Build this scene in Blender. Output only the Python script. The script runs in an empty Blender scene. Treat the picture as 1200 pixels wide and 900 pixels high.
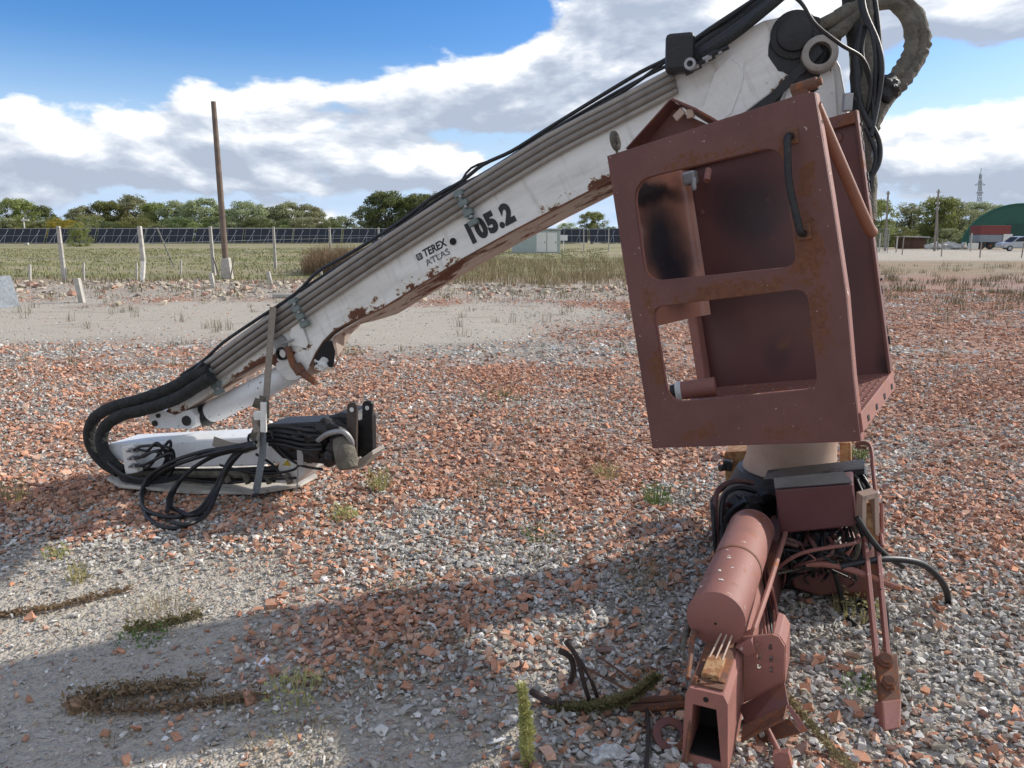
import bpy, bmesh, math, random
import numpy as np
from mathutils import Vector, Matrix
random.seed(7); rng = np.random.default_rng(11)
sc = bpy.context.scene
COL = sc.collection
V = Vector
# ------------------------------------------------------------------ camera
F = 901.0; PITCH = math.radians(10.8); CH = 1.6
cp, sp = math.cos(PITCH), math.sin(PITCH)
FW, UP, RT = V((0, cp, -sp)), V((0, sp, cp)), V((1, 0, 0))
CAM = V((0, 0, CH))
cd = bpy.data.cameras.new('camera'); cam = bpy.data.objects.new('camera', cd); COL.objects.link(cam)
cam.location = CAM; cam.rotation_euler = (math.pi/2 - PITCH, 0, 0)
cd.sensor_width = 36; cd.lens = F/1200*36; cd.clip_end = 6000; cd.clip_start = .05
sc.camera = cam
def P(px, py, t):
    return CAM + t*(FW + RT*((px-600)/F) + UP*((450-py)/F))
def G(px, py, z=0.0):
    d = FW + RT*((px-600)/F) + UP*((450-py)/F)
    return CAM + d*((z-CH)/d.z)
def PLN(px, py, p0, n):
    d = FW + RT*((px-600)/F) + UP*((450-py)/F)
    return CAM + d*((p0-CAM).dot(n)/d.dot(n))
# ------------------------------------------------------------------ materials
class NT:
    def __init__(s, name):
        m = bpy.data.materials.new(name); m.use_nodes = True
        s.m = m; s.t = m.node_tree; s.b = s.t.nodes['Principled BSDF']
        s.co = None
    def n(s, typ, **kw):
        nd = s.t.nodes.new(typ)
        for k, v in kw.items():
            if k == 'i':
                for kk, vv in v.items():
                    if hasattr(vv, 'is_output'): s.t.links.new(vv, nd.inputs[kk])
                    else: nd.inputs[kk].default_value = vv
            else: setattr(nd, k, v)
        return nd
    def coord(s, kind='Object'):
        return s.n('ShaderNodeTexCoord').outputs[kind]
    def noise(s, scale, detail=6, rough=.6, co=None, stretch=None):
        co = co or s.coord()
        if stretch:
            mp = s.n('ShaderNodeMapping', i={'Vector': co}); mp.inputs['Scale'].default_value = stretch; co = mp.outputs[0]
        return s.n('ShaderNodeTexNoise', i={'Vector': co, 'Scale': scale, 'Detail': detail, 'Roughness': rough}).outputs['Fac']
    def ramp(s, fac, stops):
        r = s.n('ShaderNodeValToRGB', i={'Fac': fac}); e = r.color_ramp.elements
        while len(e) < len(stops): e.new(.5)
        for el, (p, c) in zip(e, stops):
            el.position = p; el.color = (*c, 1) if isinstance(c, tuple) else (c, c, c, 1)
        return r.outputs[0]
    def mix(s, fac, a, b, blend='MIX'):
        nd = s.n('ShaderNodeMix', data_type='RGBA', blend_type=blend)
        for sock, v in ((nd.inputs[0], fac), (nd.inputs[6], a), (nd.inputs[7], b)):
            if hasattr(v, 'is_output'): s.t.links.new(v, sock)
            elif isinstance(v, tuple): sock.default_value = (*v, 1)
            else: sock.default_value = v
        return nd.outputs[2]
    def math(s, op, a, b=0.0, clamp=False):
        nd = s.n('ShaderNodeMath', operation=op, use_clamp=clamp)
        for k, v in ((0, a), (1, b)):
            if hasattr(v, 'is_output'): s.t.links.new(v, nd.inputs[k])
            else: nd.inputs[k].default_value = v
        return nd.outputs[0]
    def set(s, **kw):
        for k, v in kw.items():
            k = k.replace('_', ' ')
            if hasattr(v, 'is_output'): s.t.links.new(v, s.b.inputs[k])
            else: s.b.inputs[k].default_value = (*v, 1) if isinstance(v, tuple) else v
        return s
    def bump(s, h, strength=.3, dist=.01):
        bp = s.n('ShaderNodeBump', i={'Height': h, 'Strength': strength, 'Distance': dist})
        s.t.links.new(bp.outputs[0], s.b.inputs['Normal']); return s

def paint(name, c, dirt=(.2, .17, .13), dirt_amt=.35, rust=.0, rough=.5, rustc=(.16, .06, .025), scale=1.0, metal=0, spots=0.0, spotc=(.02,.02,.02), fine=.4):
    n = NT(name)
    big = n.noise(2.5*scale, 8, .65); fin = n.noise(14*scale, 8, .7); gr = n.noise(60*scale, 4, .6)
    col = n.mix(n.ramp(big, [(.35, 0.0), (.72, 1.0)]), c, tuple(min(1, x*1.18+.01) for x in c))
    d = n.math('MULTIPLY', n.ramp(n.noise(5*scale, 8, .7), [(.45, 0.0), (.75, 1.0)]), dirt_amt)
    col = n.mix(d, col, dirt)
    col = n.mix(n.math('MULTIPLY', n.ramp(gr, [(.5, 0.0), (.75, 1.0)]), fine*.5), col, tuple(x*.6 for x in c))
    ro = rough
    if rust > 0:
        a = n.math('ADD', n.math('MULTIPLY', fin, .6), n.math('MULTIPLY', n.noise(3*scale, 5, .6), .4))
        lo = .68 - rust*.25
        r = n.ramp(a, [(lo, 0.0), (lo+.04, 1.0)])
        rc = n.mix(n.noise(30*scale, 4, .6), rustc, tuple(min(1, x*2.1) for x in rustc))
        col = n.mix(n.math('MULTIPLY', r, .85), col, rc)
        ro = n.math('ADD', n.math('MULTIPLY', r, .3), rough, True)
    if spots > 0:
        r2 = n.ramp(n.noise(26*scale, 3, .5), [(.70-spots*.1, 0.0), (.72-spots*.1, 1.0)])
        col = n.mix(r2, col, spotc)
    n.set(Base_Color=col, Roughness=ro, Metallic=metal)
    n.bump(n.math('ADD', gr, n.math('MULTIPLY', fin, 1.5)), .12, .006)
    return n.m
def simple(name, c, rough=.6, metal=0, var=.25, scale=8, bump=.15, dist=.004, rnd=0.0, alpha=None):
    n = NT(name)
    f = n.noise(scale, 6, .65)
    col = n.mix(n.ramp(f, [(.3, 0.0), (.7, 1.0)]), tuple(x*(1-var) for x in c), tuple(min(1, x*(1+var)) for x in c))
    if rnd:
        oi = n.n('ShaderNodeObjectInfo').outputs['Random']
        hs = n.n('ShaderNodeHueSaturation', i={'Color': col, 'Value': n.math('ADD', n.math('MULTIPLY', oi, rnd*2), 1-rnd)})
        col = hs.outputs[0]
    n.set(Base_Color=col, Roughness=rough, Metallic=metal)
    if bump: n.bump(n.noise(scale*4, 5, .6), bump, dist)
    return n.m
def foliage(name, c1, c2, rnd=.3, rough=.75, scale=.25, trans=.25):
    n = NT(name)
    f = n.noise(scale, 4, .7)
    oi = n.n('ShaderNodeObjectInfo').outputs['Random']
    geo = n.n('ShaderNodeNewGeometry').outputs['Random Per Island']
    col = n.mix(n.ramp(f, [(.3, 0.0), (.7, 1.0)]), c1, c2)
    col = n.mix(n.math('MULTIPLY', geo, .35), col, tuple(min(1, x*1.7) for x in c2))
    hs = n.n('ShaderNodeHueSaturation', i={'Color': col, 'Hue': n.math('ADD', n.math('MULTIPLY', oi, .05), .475), 'Value': n.math('ADD', n.math('MULTIPLY', oi, rnd*2), 1-rnd)})
    n.set(Base_Color=hs.outputs[0], Roughness=rough)
    n.b.inputs['Specular IOR Level'].default_value = .2
    if trans:
        tr = n.n('ShaderNodeBsdfTranslucent', i={'Color': hs.outputs[0]})
        mx = n.n('ShaderNodeMixShader', i={0: trans, 1: n.b.outputs[0], 2: tr.outputs[0]})
        n.t.links.new(mx.outputs[0], n.t.nodes['Material Output'].inputs[0])
    return n.m
M = {}
REDC = (.205, .072, .055)
M['red'] = paint('red_oxide_paint', (.135,.050,.043), dirt=(.12, .045, .035), dirt_amt=.6, rust=.66, rough=.55, rustc=(.115, .046, .022), scale=1.7, spots=.2, spotc=(.06,.025,.015))
M['redclean'] = paint('faded_red_paint', (.255, .105, .085), dirt=(.16, .075, .055), dirt_amt=.75, rust=.46, rough=.66, spots=.1, spotc=(.5,.4,.36), rustc=(.2, .07, .03), scale=1.5)
M['redsalmon'] = paint('sunbleached_red_paint', (.29, .122, .098), dirt=(.15, .075, .05), dirt_amt=.75, rust=.52, rough=.66, rustc=(.2, .08, .03), scale=1.8, spots=.0)
M['ochre'] = paint('rusty_ochre_paint', (.34, .20, .09), dirt=(.1, .05, .03), dirt_amt=.7, rust=.8, rough=.7, rustc=(.15, .06, .025), scale=3)
M['rust'] = paint('brown_rust', (.135, .062, .038), dirt=(.1, .045, .03), dirt_amt=.8, rust=.7, rough=.8, scale=4)
M['darkred'] = paint('dark_red_box_paint', (.10, .032, .034), dirt=(.09, .045, .04), dirt_amt=.3, rust=.0, rough=.42, scale=1.5, fine=.15)
M['brace'] = paint('brown_red_tube', (.26,.105,.06), dirt=(.16,.07,.04), dirt_amt=.6, rust=.4, rough=.5, scale=3)
M['white'] = paint('white_crane_paint', (.70, .69, .65), dirt=(.36, .33, .27), dirt_amt=.4, rust=.03, rough=.42, spots=.05, spotc=(.12,.06,.03), scale=1.2)
M['whiteclean'] = paint('bright_white_paint', (.74, .75, .75), dirt=(.45, .43, .38), dirt_amt=.35, rust=.0, rough=.4, spots=.1, spotc=(.1,.06,.03))
M['cream'] = paint('cream_column_paint', (.40, .29, .22), dirt=(.3, .16, .1), dirt_amt=.7, rust=.12, rough=.5)
M['pipeshade'] = paint('dirty_shaded_pipe', (.20, .175, .15), dirt=(.07, .058, .045), dirt_amt=.7, rust=.2, rough=.45, scale=2.5)  # dirty pipe, with the brown shadows between the pipes put into its colour
M['pipe'] = paint('weathered_grey_pipe', (.30, .27, .235), dirt=(.1, .085, .07), dirt_amt=.6, rust=.0, rough=.38, scale=2.5)
M['steel'] = paint('dirty_steel', (.33, .33, .33), dirt=(.12, .1, .08), dirt_amt=.6, rust=.2, rough=.45, scale=3, metal=.4)
M['tealclip'] = paint('dull_teal_clamp', (.16, .20, .19), dirt=(.08, .07, .05), dirt_amt=.6, rust=.1, rough=.6, scale=6)
M['grease'] = simple('black_grease', (.012, .011, .012), .45, 0, .5, 20, .5, .01)
M['dark'] = simple('opening_shade_black', (.008, .007, .007), .8)  # flat black standing in for the shade inside holes and openings
M['rubber'] = simple('black_hose_rubber', (.014, .0145, .016), .5, 0, .5, 25, .25, .003)
M['rubberred'] = simple('hose_rubber_red_overspray', (.10, .042, .036), .55, 0, .6, 18, .25, .003)
M['sleeve'] = simple('dusty_fabric_sleeve', (.15, .135, .105), .9, 0, .45, 14, .9, .02)
M['sleevedark'] = simple('dark_fabric_sleeve', (.026, .027, .026), .85, 0, .5, 18, .9, .02)
M['strap'] = simple('webbing_strap', (.26, .22, .18), .9, 0, .2, 40, .4, .003)
M['strapgrey'] = simple('grey_webbing_strap', (.19, .21, .23), .8, 0, .2, 40, .4, .003)
M['boxtop'] = simple('dusty_grey_lid', (.055, .058, .062), .6, 0, .3, 8)
M['foam'] = simple('white_foam', (.8, .8, .77), .9, 0, .1, 20, .8, .02)
M['concrete'] = simple('post_concrete', (.42, .40, .36), .9, 0, .25, 6, .5, .01, rnd=.12)
M['wood'] = simple('weathered_wood', (.155, .115, .09), .85, 0, .35, 3, .5, .01)
M['greywood'] = simple('grey_wood', (.24, .21, .18), .85, 0, .3, 3, .5, .01)
M['black_letter'] = simple('black_letter_paint', (.02, .02, .022), .6, 0, .3, 20, 0)
M['grey_letter'] = simple('grey_letter_paint', (.12, .12, .15), .6, 0, .2, 20, 0)
M['white_letter'] = simple('white_letter_paint', (.6, .6, .6), .6, 0, .1, 20, 0)
M['yellow_letter'] = simple('yellow_warning_sticker', (.55, .38, .03), .6, 0, .1, 20, 0)
M['twig'] = simple('dark_branch_bark', (.045, .03, .026), .9, 0, .4, 20, .6, .01)
M['boomclean'] = paint('boom_patch_paint', (.72, .71, .67), dirt=(.42,.38,.32), dirt_amt=.5, rust=.0, rough=.45)
M['lug'] = simple('greasy_brown_lug', (.05, .035, .028), .55, 0, .5, 12, .4, .006)
M['dirtyplate'] = paint('muddy_white_paint', (.50, .47, .41), dirt=(.2, .16, .12), dirt_amt=.9, rust=.4, rough=.8, scale=2.5)
M['plastic'] = simple('white_plastic_scrap', (.8, .8, .8), .5, 0, .05, 8)

# boom paint: rust concentrated along the lower edge in the boom's own frame
n = NT('boom_paint')
co = n.coord(); sx = n.n('ShaderNodeSeparateXYZ', i={0: co})
Z = sx.outputs['Y']; X = sx.outputs['X']
big = n.noise(2.0, 8, .65); fin = n.noise(9, 9, .75)
col = n.mix(n.ramp(big, [(.35, 0.0), (.7, 1.0)]), (.74, .73, .69), (.83, .82, .785))
dr = n.noise(6, 8, .7, stretch=(.25, 1.2, 1))
col = n.mix(n.math('MULTIPLY', n.ramp(dr, [(.44, 0.0), (.72, 1.0)]), .6), col, (.40, .36, .29))
col = n.mix(n.math('MULTIPLY', n.ramp(n.noise(11, 5, .6, stretch=(1.6, .22, 1)), [(.55, 0.0), (.68, 1.0)]), .35), col, (.30, .25, .19))
# chips: threshold relaxes toward the lower edge (Y=0 line)
edge = n.math('MULTIPLY', n.math('MULTIPLY', n.math('SUBTRACT', .115, Z), 3.4, True), n.math('MULTIPLY', n.math('ADD', Z, .055), 30.0, True))
long_ = n.ramp(n.noise(1.6, 3, .5, stretch=(1, .01, .01)), [(.42, 0.0), (.6, 1.0)])
chipv = n.math('ADD', n.noise(15, 9, .72, stretch=(.7, 1, 1)), n.math('MULTIPLY', edge, n.math('ADD', n.math('MULTIPLY', long_, .75), .22)))
chip = n.ramp(chipv, [(.735, 0.0), (.75, 1.0)])
halo = n.ramp(chipv, [(.70, 0.0), (.735, 1.0)])
col = n.mix(n.math('MULTIPLY', halo, .6), col, (.45, .30, .12))
col = n.mix(chip, col, n.mix(n.noise(40, 4, .6), (.06, .02, .012), (.18, .07, .035)))
n.set(Base_Color=col, Roughness=n.math('ADD', n.math('MULTIPLY', chip, .4), .42))
n.bump(n.math('ADD', fin, n.math('MULTIPLY', chip, -1.2)), .15, .006)
M['boom'] = n.m
# underside of the boom: warm ground bounce in the colour, rust scrapes stretched along
n = NT('boom_underside_bounce_rust')
f = n.noise(7, 9, .7, stretch=(.22, 1, 1))
col = n.mix(n.noise(3, 5, .6), (.47, .38, .32), (.58, .49, .42))
col = n.mix(n.ramp(f, [(.52, 0.0), (.56, 1.0)]), col, n.mix(n.noise(30, 5, .6), (.07, .025, .015), (.2, .08, .04)))
n.set(Base_Color=col, Roughness=.7); n.bump(f, .3, .006)
M['boomunder'] = n.m
# back wall and side panel: soot patches, plus a painted reflection on the side panel
def soot_sheen(name, base, spots, lit=1.0, rough=.45):
    n = NT(name); co = n.coord()
    col = n.mix(n.noise(2, 6, .6), tuple(x*.85 for x in base), tuple(x*1.15 for x in base))
    wob = n.n('ShaderNodeTexNoise', i={'Vector': co, 'Scale': 3.5, 'Detail': 4}).outputs['Color']
    wv = n.n('ShaderNodeVectorMath', operation='MULTIPLY_ADD', i={0: wob, 1: (.22, .22, .22), 2: co})
    for (cx, cy, rx, ry, amt, c) in spots:
        vm = n.n('ShaderNodeVectorMath', operation='SUBTRACT', i={0: wv.outputs[0], 1: (cx+.11, cy+.11, 0)})
        vs = n.n('ShaderNodeVectorMath', operation='MULTIPLY', i={0: vm.outputs[0], 1: (1/rx, 1/ry, 0)})
        ln = n.n('ShaderNodeVectorMath', operation='LENGTH', i={0: vs.outputs[0]}).outputs['Value']
        r = n.n('ShaderNodeMapRange', interpolation_type='SMOOTHSTEP', i={'Value': ln, 'From Min': .25, 'From Max': 1.25, 'To Min': amt, 'To Max': 0}).outputs[0]
        col = n.mix(r, col, c)
    fine = n.ramp(n.noise(22, 6, .7), [(.62, 0.0), (.68, 1.0)])
    col = n.mix(n.math('MULTIPLY', fine, .35), col, (.2, .07, .03))
    n.set(Base_Color=col, Roughness=rough); n.bump(n.noise(25, 5, .6), .1, .004)
    return n.m

# ------------------------------------------------------------------ mesh helpers
class MB:
    def __init__(s): s.v = []; s.f = []
    def add(s, vs, fs):
        o = len(s.v); s.v += [V(v) for v in vs]; s.f += [tuple(i+o for i in f) for f in fs]; return s
    def hexa(s, a):   # 8 corners: bottom 4 ccw, top 4 ccw
        return s.add(a, [(3,2,1,0),(4,5,6,7),(0,1,5,4),(1,2,6,5),(2,3,7,6),(3,0,4,7)])
    def box(s, c, size, R=None):
        R = R or Matrix.Identity(3); c = V(c); x, y, z = [k/2 for k in size]
        return s.hexa([c + R @ V(p) for p in ((-x,-y,-z),(x,-y,-z),(x,y,-z),(-x,y,-z),(-x,-y,z),(x,-y,z),(x,y,z),(-x,y,z))])
    def prism(s, poly, off):
        off = V(off); n = len(poly); a = [V(p) for p in poly]
        # make orientation consistent: normal of poly opposite to off
        nrm = V((0,0,0))
        for i in range(n): nrm += a[i].cross(a[(i+1) % n])
        if nrm.dot(off) > 0: a.reverse()
        b = [p+off for p in a]
        return s.add(a+b, [tuple(range(n)), tuple(range(2*n-1, n-1, -1))] + [(i, i+n, (i+1) % n+n, (i+1) % n) for i in range(n)])
    def tube(s, pts, r, n=10, smooth=0, caps=True):
        pts = [V(p) for p in pts]
        if smooth: pts = catmull(pts, smooth)
        rs = r if isinstance(r, (list, tuple)) else [r]*len(pts)
        if len(rs) != len(pts):
            k = len(rs); rs = [rs[min(k-1, int(i*(k-1)/(len(pts)-1)))] + (rs[min(k-1, int(i*(k-1)/(len(pts)-1))+1)]-rs[min(k-1, int(i*(k-1)/(len(pts)-1)))])*((i*(k-1)/(len(pts)-1)) % 1) for i in range(len(pts))]
        t0 = (pts[1]-pts[0]).normalized()
        u = t0.orthogonal().normalized(); vs = []; N = len(pts)
        for i, p in enumerate(pts):
            t = (pts[min(i+1, N-1)]-pts[max(i-1, 0)])
            t = t.normalized() if t.length > 1e-9 else t0
            u = (u - t*u.dot(t)); u = u.normalized() if u.length > 1e-6 else t.orthogonal().normalized()
            w = t.cross(u)
            vs += [p + (u*math.cos(a)+w*math.sin(a))*rs[i] for a in [2*math.pi*k/n for k in range(n)]]
        fs = [(i*n+k, i*n+(k+1) % n, (i+1)*n+(k+1) % n, (i+1)*n+k) for i in range(N-1) for k in range(n)]
        if caps: fs += [tuple(range(n-1, -1, -1)), tuple((N-1)*n+k for k in range(n))]
        return s.add(vs, fs)
    def lathe(s, c, axis, prof, n=32):   # prof: (dist along axis, radius)
        axis = V(axis).normalized(); u = axis.orthogonal().normalized(); w = axis.cross(u); c = V(c)
        vs = [c+axis*h+(u*math.cos(a)+w*math.sin(a))*r for h, r in prof for a in [2*math.pi*k/n for k in range(n)]]
        N = len(prof)
        fs = [(i*n+k, i*n+(k+1) % n, (i+1)*n+(k+1) % n, (i+1)*n+k) for i in range(N-1) for k in range(n)]
        if prof[0][1] > 1e-6: fs.append(tuple(range(n-1, -1, -1)))
        if prof[-1][1] > 1e-6: fs.append(tuple((N-1)*n+k for k in range(n)))
        return s.add(vs, fs)
    def blob(s, c, r, seed=0, sub=2, amp=.25, sc_=(1,1,1), R=None):
        bm = bmesh.new(); bmesh.ops.create_icosphere(bm, subdivisions=sub, radius=1)
        rr = random.Random(seed); ph = [rr.uniform(0, 6.3) for _ in range(6)]; R = R or Matrix.Identity(3)
        vs = []
        for v in bm.verts:
            p = v.co
            k = 1 + amp*(math.sin(3*p.x+ph[0])*math.sin(3*p.y+ph[1])+.6*math.sin(6*p.z+ph[2]+4*p.x)+.4*math.sin(9*p.y+ph[3]+5*p.z))
            vs.append(V(c) + R @ V((p.x*r*k*sc_[0], p.y*r*k*sc_[1], p.z*r*k*sc_[2])))
        fs = [tuple(v.index for v in f.verts) for f in bm.faces]; bm.free()
        return s.add(vs, fs)
    def build(s, name, mat, parent=None, Mw=None, smooth=False, bevel=0, mats=None, matfn=None):
        me = bpy.data.meshes.new(name)
        if Mw is None:
            xs = [v.x for v in s.v]; ys = [v.y for v in s.v]; zs = [v.z for v in s.v]
            Mw = Matrix.Translation(((min(xs)+max(xs))/2, (min(ys)+max(ys))/2, min(zs)))
        inv = Mw.inverted()
        me.from_pydata([inv @ v for v in s.v], [], s.f); me.update()
        me.materials.append(M[mat] if isinstance(mat, str) else mat)
        if mats:
            for m_ in mats: me.materials.append(M[m_])
            for p in me.polygons: p.material_index = matfn(p)
        if smooth: shade(me)
        o = bpy.data.objects.new(name, me); place(o, parent, Mw)
        if bevel:
            b = o.modifiers.new('bevel', 'BEVEL'); b.width = bevel; b.segments = 2; b.limit_method = 'ANGLE'; b.angle_limit = math.radians(40)
        return o
def shade(me, ang=40):
    me.polygons.foreach_set('use_smooth', [True]*len(me.polygons))
    bm = bmesh.new(); bm.from_mesh(me)
    for e in bm.edges:
        if len(e.link_faces) == 2 and e.calc_face_angle(0) > math.radians(ang): e.smooth = False
    bm.to_mesh(me); bm.free()
WM = {}
def place(o, parent, Mw):
    COL.objects.link(o); WM[o.name] = Mw.copy()
    if parent:
        o.parent = parent; o.matrix_parent_inverse = Matrix.Identity(4)
        o.matrix_basis = WM[parent.name].inverted() @ Mw
    else: o.matrix_basis = Mw
def thing(name, loc, label=None, cat=None, group=None, rz=0):
    o = bpy.data.objects.new(name, None); o.empty_display_size = .2
    place(o, None, Matrix.Translation(loc) @ Matrix.Rotation(rz, 4, 'Z'))
    if label: tag(o, label, cat, group)
    return o
def tag(o, label, cat, group=None, kind=None):
    o['label'] = label; o['category'] = cat
    if group: o['group'] = group
    if kind: o['kind'] = kind
    return o
def clone(o, Mw, label=None, group=None):
    c = o.copy(); COL.objects.link(c); c.matrix_basis = Mw; WM[c.name] = Mw.copy()
    if label: c['label'] = label
    if group: c['group'] = group
    for ch in list(KIDS.get(o.name, [])):
        d = ch.copy(); COL.objects.link(d); d.parent = c; d.matrix_parent_inverse = Matrix.Identity(4)
        for g in list(KIDS.get(ch.name, [])):
            e = g.copy(); COL.objects.link(e); e.parent = d; e.matrix_parent_inverse = Matrix.Identity(4)
    return c
KIDS = {}
def kids():
    KIDS.clear()
    for o in COL.objects:
        if o.parent: KIDS.setdefault(o.parent.name, []).append(o)
def catmull(pts, k):
    p = [pts[0]*2-pts[1]] + list(pts) + [pts[-1]*2-pts[-2]]; out = []
    for i in range(1, len(p)-2):
        for j in range(k):
            t = j/k; a, b, c, d = p[i-1], p[i], p[i+1], p[i+2]
            out.append(.5*((2*b)+(c-a)*t+(2*a-5*b+4*c-d)*t*t+(3*b-a-3*c+d)*t**3))
    out.append(p[-2]); return out
def roundpoly(pts, r, k=6):
    out = []; n = len(pts)
    rs = r if isinstance(r, (list, tuple)) else [r]*n
    for i in range(n):
        a, b, c = V(pts[i-1]), V(pts[i]), V(pts[(i+1) % n]); rr = rs[i]
        if rr <= 0: out.append(b); continue
        d1, d2 = (a-b), (c-b); q = min(rr, d1.length*.49, d2.length*.49)
        p1, p2 = b+d1.normalized()*q, b+d2.normalized()*q
        for j in range(k+1):
            t = j/k; out.append(p1*(1-t)**2+b*2*t*(1-t)+p2*t*t)
    return out
def curve_obj_mesh(cu, name):
    o = bpy.data.objects.new(name, cu); COL.objects.link(o)
    dg = bpy.context.evaluated_depsgraph_get(); dg.update()
    me = bpy.data.meshes.new_from_object(o.evaluated_get(dg)); bpy.data.objects.remove(o)
    me.name = name; return me
def plate2d(name, outer, holes, thick, mat, parent, Mw, z0=0.0, bevel=.0):
    cu = bpy.data.curves.new(name, 'CURVE'); cu.dimensions = '2D'; cu.fill_mode = 'BOTH'; cu.extrude = thick/2-bevel; cu.bevel_depth = bevel; cu.bevel_resolution = 1
    cu.offset = -bevel
    for loop in [outer]+holes:
        s = cu.splines.new('POLY'); s.points.add(len(loop)-1); s.use_cyclic_u = True
        for i, p in enumerate(loop): s.points[i].co = (p[0], p[1], 0, 1)
    me = curve_obj_mesh(cu, name); me.transform(Matrix.Translation((0, 0, z0+thick/2)))
    me.materials.clear(); me.materials.append(M[mat] if isinstance(mat, str) else mat); 
    for p in me.polygons: p.use_smooth = False
    o = bpy.data.objects.new(name, me); place(o, parent, Mw); return o
def text(name, body, size, mat, parent, Mw, offset=0, shear=0, ex=.0012, spacing=1.0, sx=1):
    cu = bpy.data.curves.new(name, 'FONT'); cu.body = body; cu.size = size; cu.extrude = ex; cu.offset = offset; cu.shear = shear; cu.space_character = spacing
    cu.align_x = 'LEFT'; cu.resolution_u = 4
    me = curve_obj_mesh(cu, name); me.transform(Matrix.Diagonal((sx, 1, 1, 1)))
    me.materials.clear(); me.materials.append(M[mat]); o = bpy.data.objects.new(name, me); place(o, parent, Mw); return o
def frame(o, x, y, z):
    return Matrix(((x.x, y.x, z.x, o.x), (x.y, y.y, z.y, o.y), (x.z, y.z, z.z, o.z), (0, 0, 0, 1)))
# ------------------------------------------------------------------ world and sun
SAZ, SEL = math.radians(67.5), math.radians(31)
SUN = V((math.sin(SAZ)*math.cos(SEL), math.cos(SAZ)*math.cos(SEL), math.sin(SEL)))
w = bpy.data.worlds.new('World'); sc.world = w; w.use_nodes = True; wt = w.node_tree
for nd in list(wt.nodes): wt.nodes.remove(nd)
W = NT.__new__(NT); W.t = wt; W.m = None; W.co = None
sky = W.n('ShaderNodeTexSky', sky_type='NISHITA', sun_disc=False, sun_elevation=SEL, sun_rotation=SAZ, altitude=100, air_density=1.0, dust_density=.7, ozone_density=2.5)
co = W.coord('Generated')
def vdir(px, py):
    return (FW + RT*((px-600)/F) + UP*((450-py)/F)).normalized()
def cov(vec):
    wv = W.n('ShaderNodeTexNoise', i={'Vector': vec, 'Scale': 3.0, 'Detail': 3}).outputs['Color']
    v2 = W.n('ShaderNodeVectorMath', operation='MULTIPLY_ADD', i={0: wv, 1: (.10, .10, .06), 2: vec}).outputs[0]
    mp = W.n('ShaderNodeMapping', i={'Vector': v2}); mp.inputs['Scale'].default_value = (1, 1, 2.3); mp.inputs['Location'].default_value = (3.1, 1.7, .4)
    a = W.n('ShaderNodeTexNoise', i={'Vector': mp.outputs[0], 'Scale': 6.6, 'Detail': 10, 'Roughness': .52, 'Lacunarity': 2.1}).outputs['Fac']
    a = W.math('SUBTRACT', a, .5); tot = W.math('MULTIPLY', a, 2.9)
    blobs = [ # px, py, rx, rz (radians), weight
        (430, 130, .30, .085, .42), (640, 90, .26, .07, .40), (560, 60, .12, .035, .2), (830, 55, .20, .075, .42), (70, 170, .20, .07, .35), (250, 175, .22, .05, .30),
        (960, 10, .22, .07, .40), (1050, 12, .14, .05, .3), (1160, 150, .17, .055, .42), (1120, 215, .25, .045, .35), (520, 205, .35, .04, .10), (100, 205, .2, .03, .12),
        (1195, 40, .05, .05, .25), (900, 160, .2, .08, .2),
        (200, 40, .36, .060, -.50), (60, 60, .18, .05, -.45), (20, 5, .08, .02, .3), (470, 20, .20, .035, -.42), (1120, 75, .10, .035, -.55), (620, 232, .14, .016, -.25), (330, 228, .12, .014, -.2), (140, 232, .08, .012, -.2), (560, 160, .10, .014, -.3), (640, 190, .12, .02, -.25), (170, 130, .05, .05, -.15), (620, 145, .16, .016, -.22)]
    for (px, py, rx, rz, wt_) in blobs:
        c = vdir(px, py)
        s1 = W.n('ShaderNodeVectorMath', operation='SUBTRACT', i={0: v2, 1: (c.x+.05, c.y+.05, c.z+.03)}).outputs[0]
        s2 = W.n('ShaderNodeVectorMath', operation='MULTIPLY', i={0: s1, 1: (1/rx, 1/rx, 1/rz)}).outputs[0]
        ln = W.n('ShaderNodeVectorMath', operation='LENGTH', i={0: s2}).outputs['Value']
        r = W.n('ShaderNodeMapRange', interpolation_type='SMOOTHSTEP', i={'Value': ln, 'From Min': .2, 'From Max': 1.7, 'To Min': wt_, 'To Max': 0}).outputs[0]
        tot = W.math('ADD', tot, r)
    sy_ = W.n('ShaderNodeSeparateXYZ', i={0: vec}).outputs['Y']
    back = W.n('ShaderNodeMapRange', interpolation_type='SMOOTHSTEP', i={'Value': sy_, 'From Min': .45, 'From Max': -.25, 'To Min': 0, 'To Max': .42}).outputs[0]  # extra unseen clouds behind the camera, added to brighten the shaded ground
    return W.math('ADD', tot, back)
c0 = cov(co)
off = W.n('ShaderNodeVectorMath', operation='ADD', i={0: co, 1: (.012, .0, .020)}).outputs[0]
c1 = cov(off)
mask = W.n('ShaderNodeMapRange', interpolation_type='SMOOTHSTEP', i={'Value': c0, 'From Min': .02, 'From Max': .31, 'To Min': 0, 'To Max': 1}).outputs[0]
sh = W.math('ADD', W.math('MULTIPLY', W.math('SUBTRACT', c0, c1), 1.9), .56)
thick = W.math('MULTIPLY', W.math('SUBTRACT', c0, .25, True), .9, True)
sh = W.math('SUBTRACT', sh, W.math('MULTIPLY', thick, .38), True)
ccol = W.ramp(sh, [(0.0, (.40, .455, .56)), (.42, (.53, .585, .68)), (.78, (.75, .785, .84)), (1.0, (.95, .955, .96))])
skyb = W.n('ShaderNodeHueSaturation', i={'Color': sky.outputs[0], 'Saturation': 1.42, 'Value': .88, 'Hue': .512})
bg1 = W.n('ShaderNodeBackground', i={'Color': skyb.outputs[0], 'Strength': .13})
w.cycles.sampling_method = 'MANUAL'; w.cycles.sample_map_resolution = 512
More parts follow.
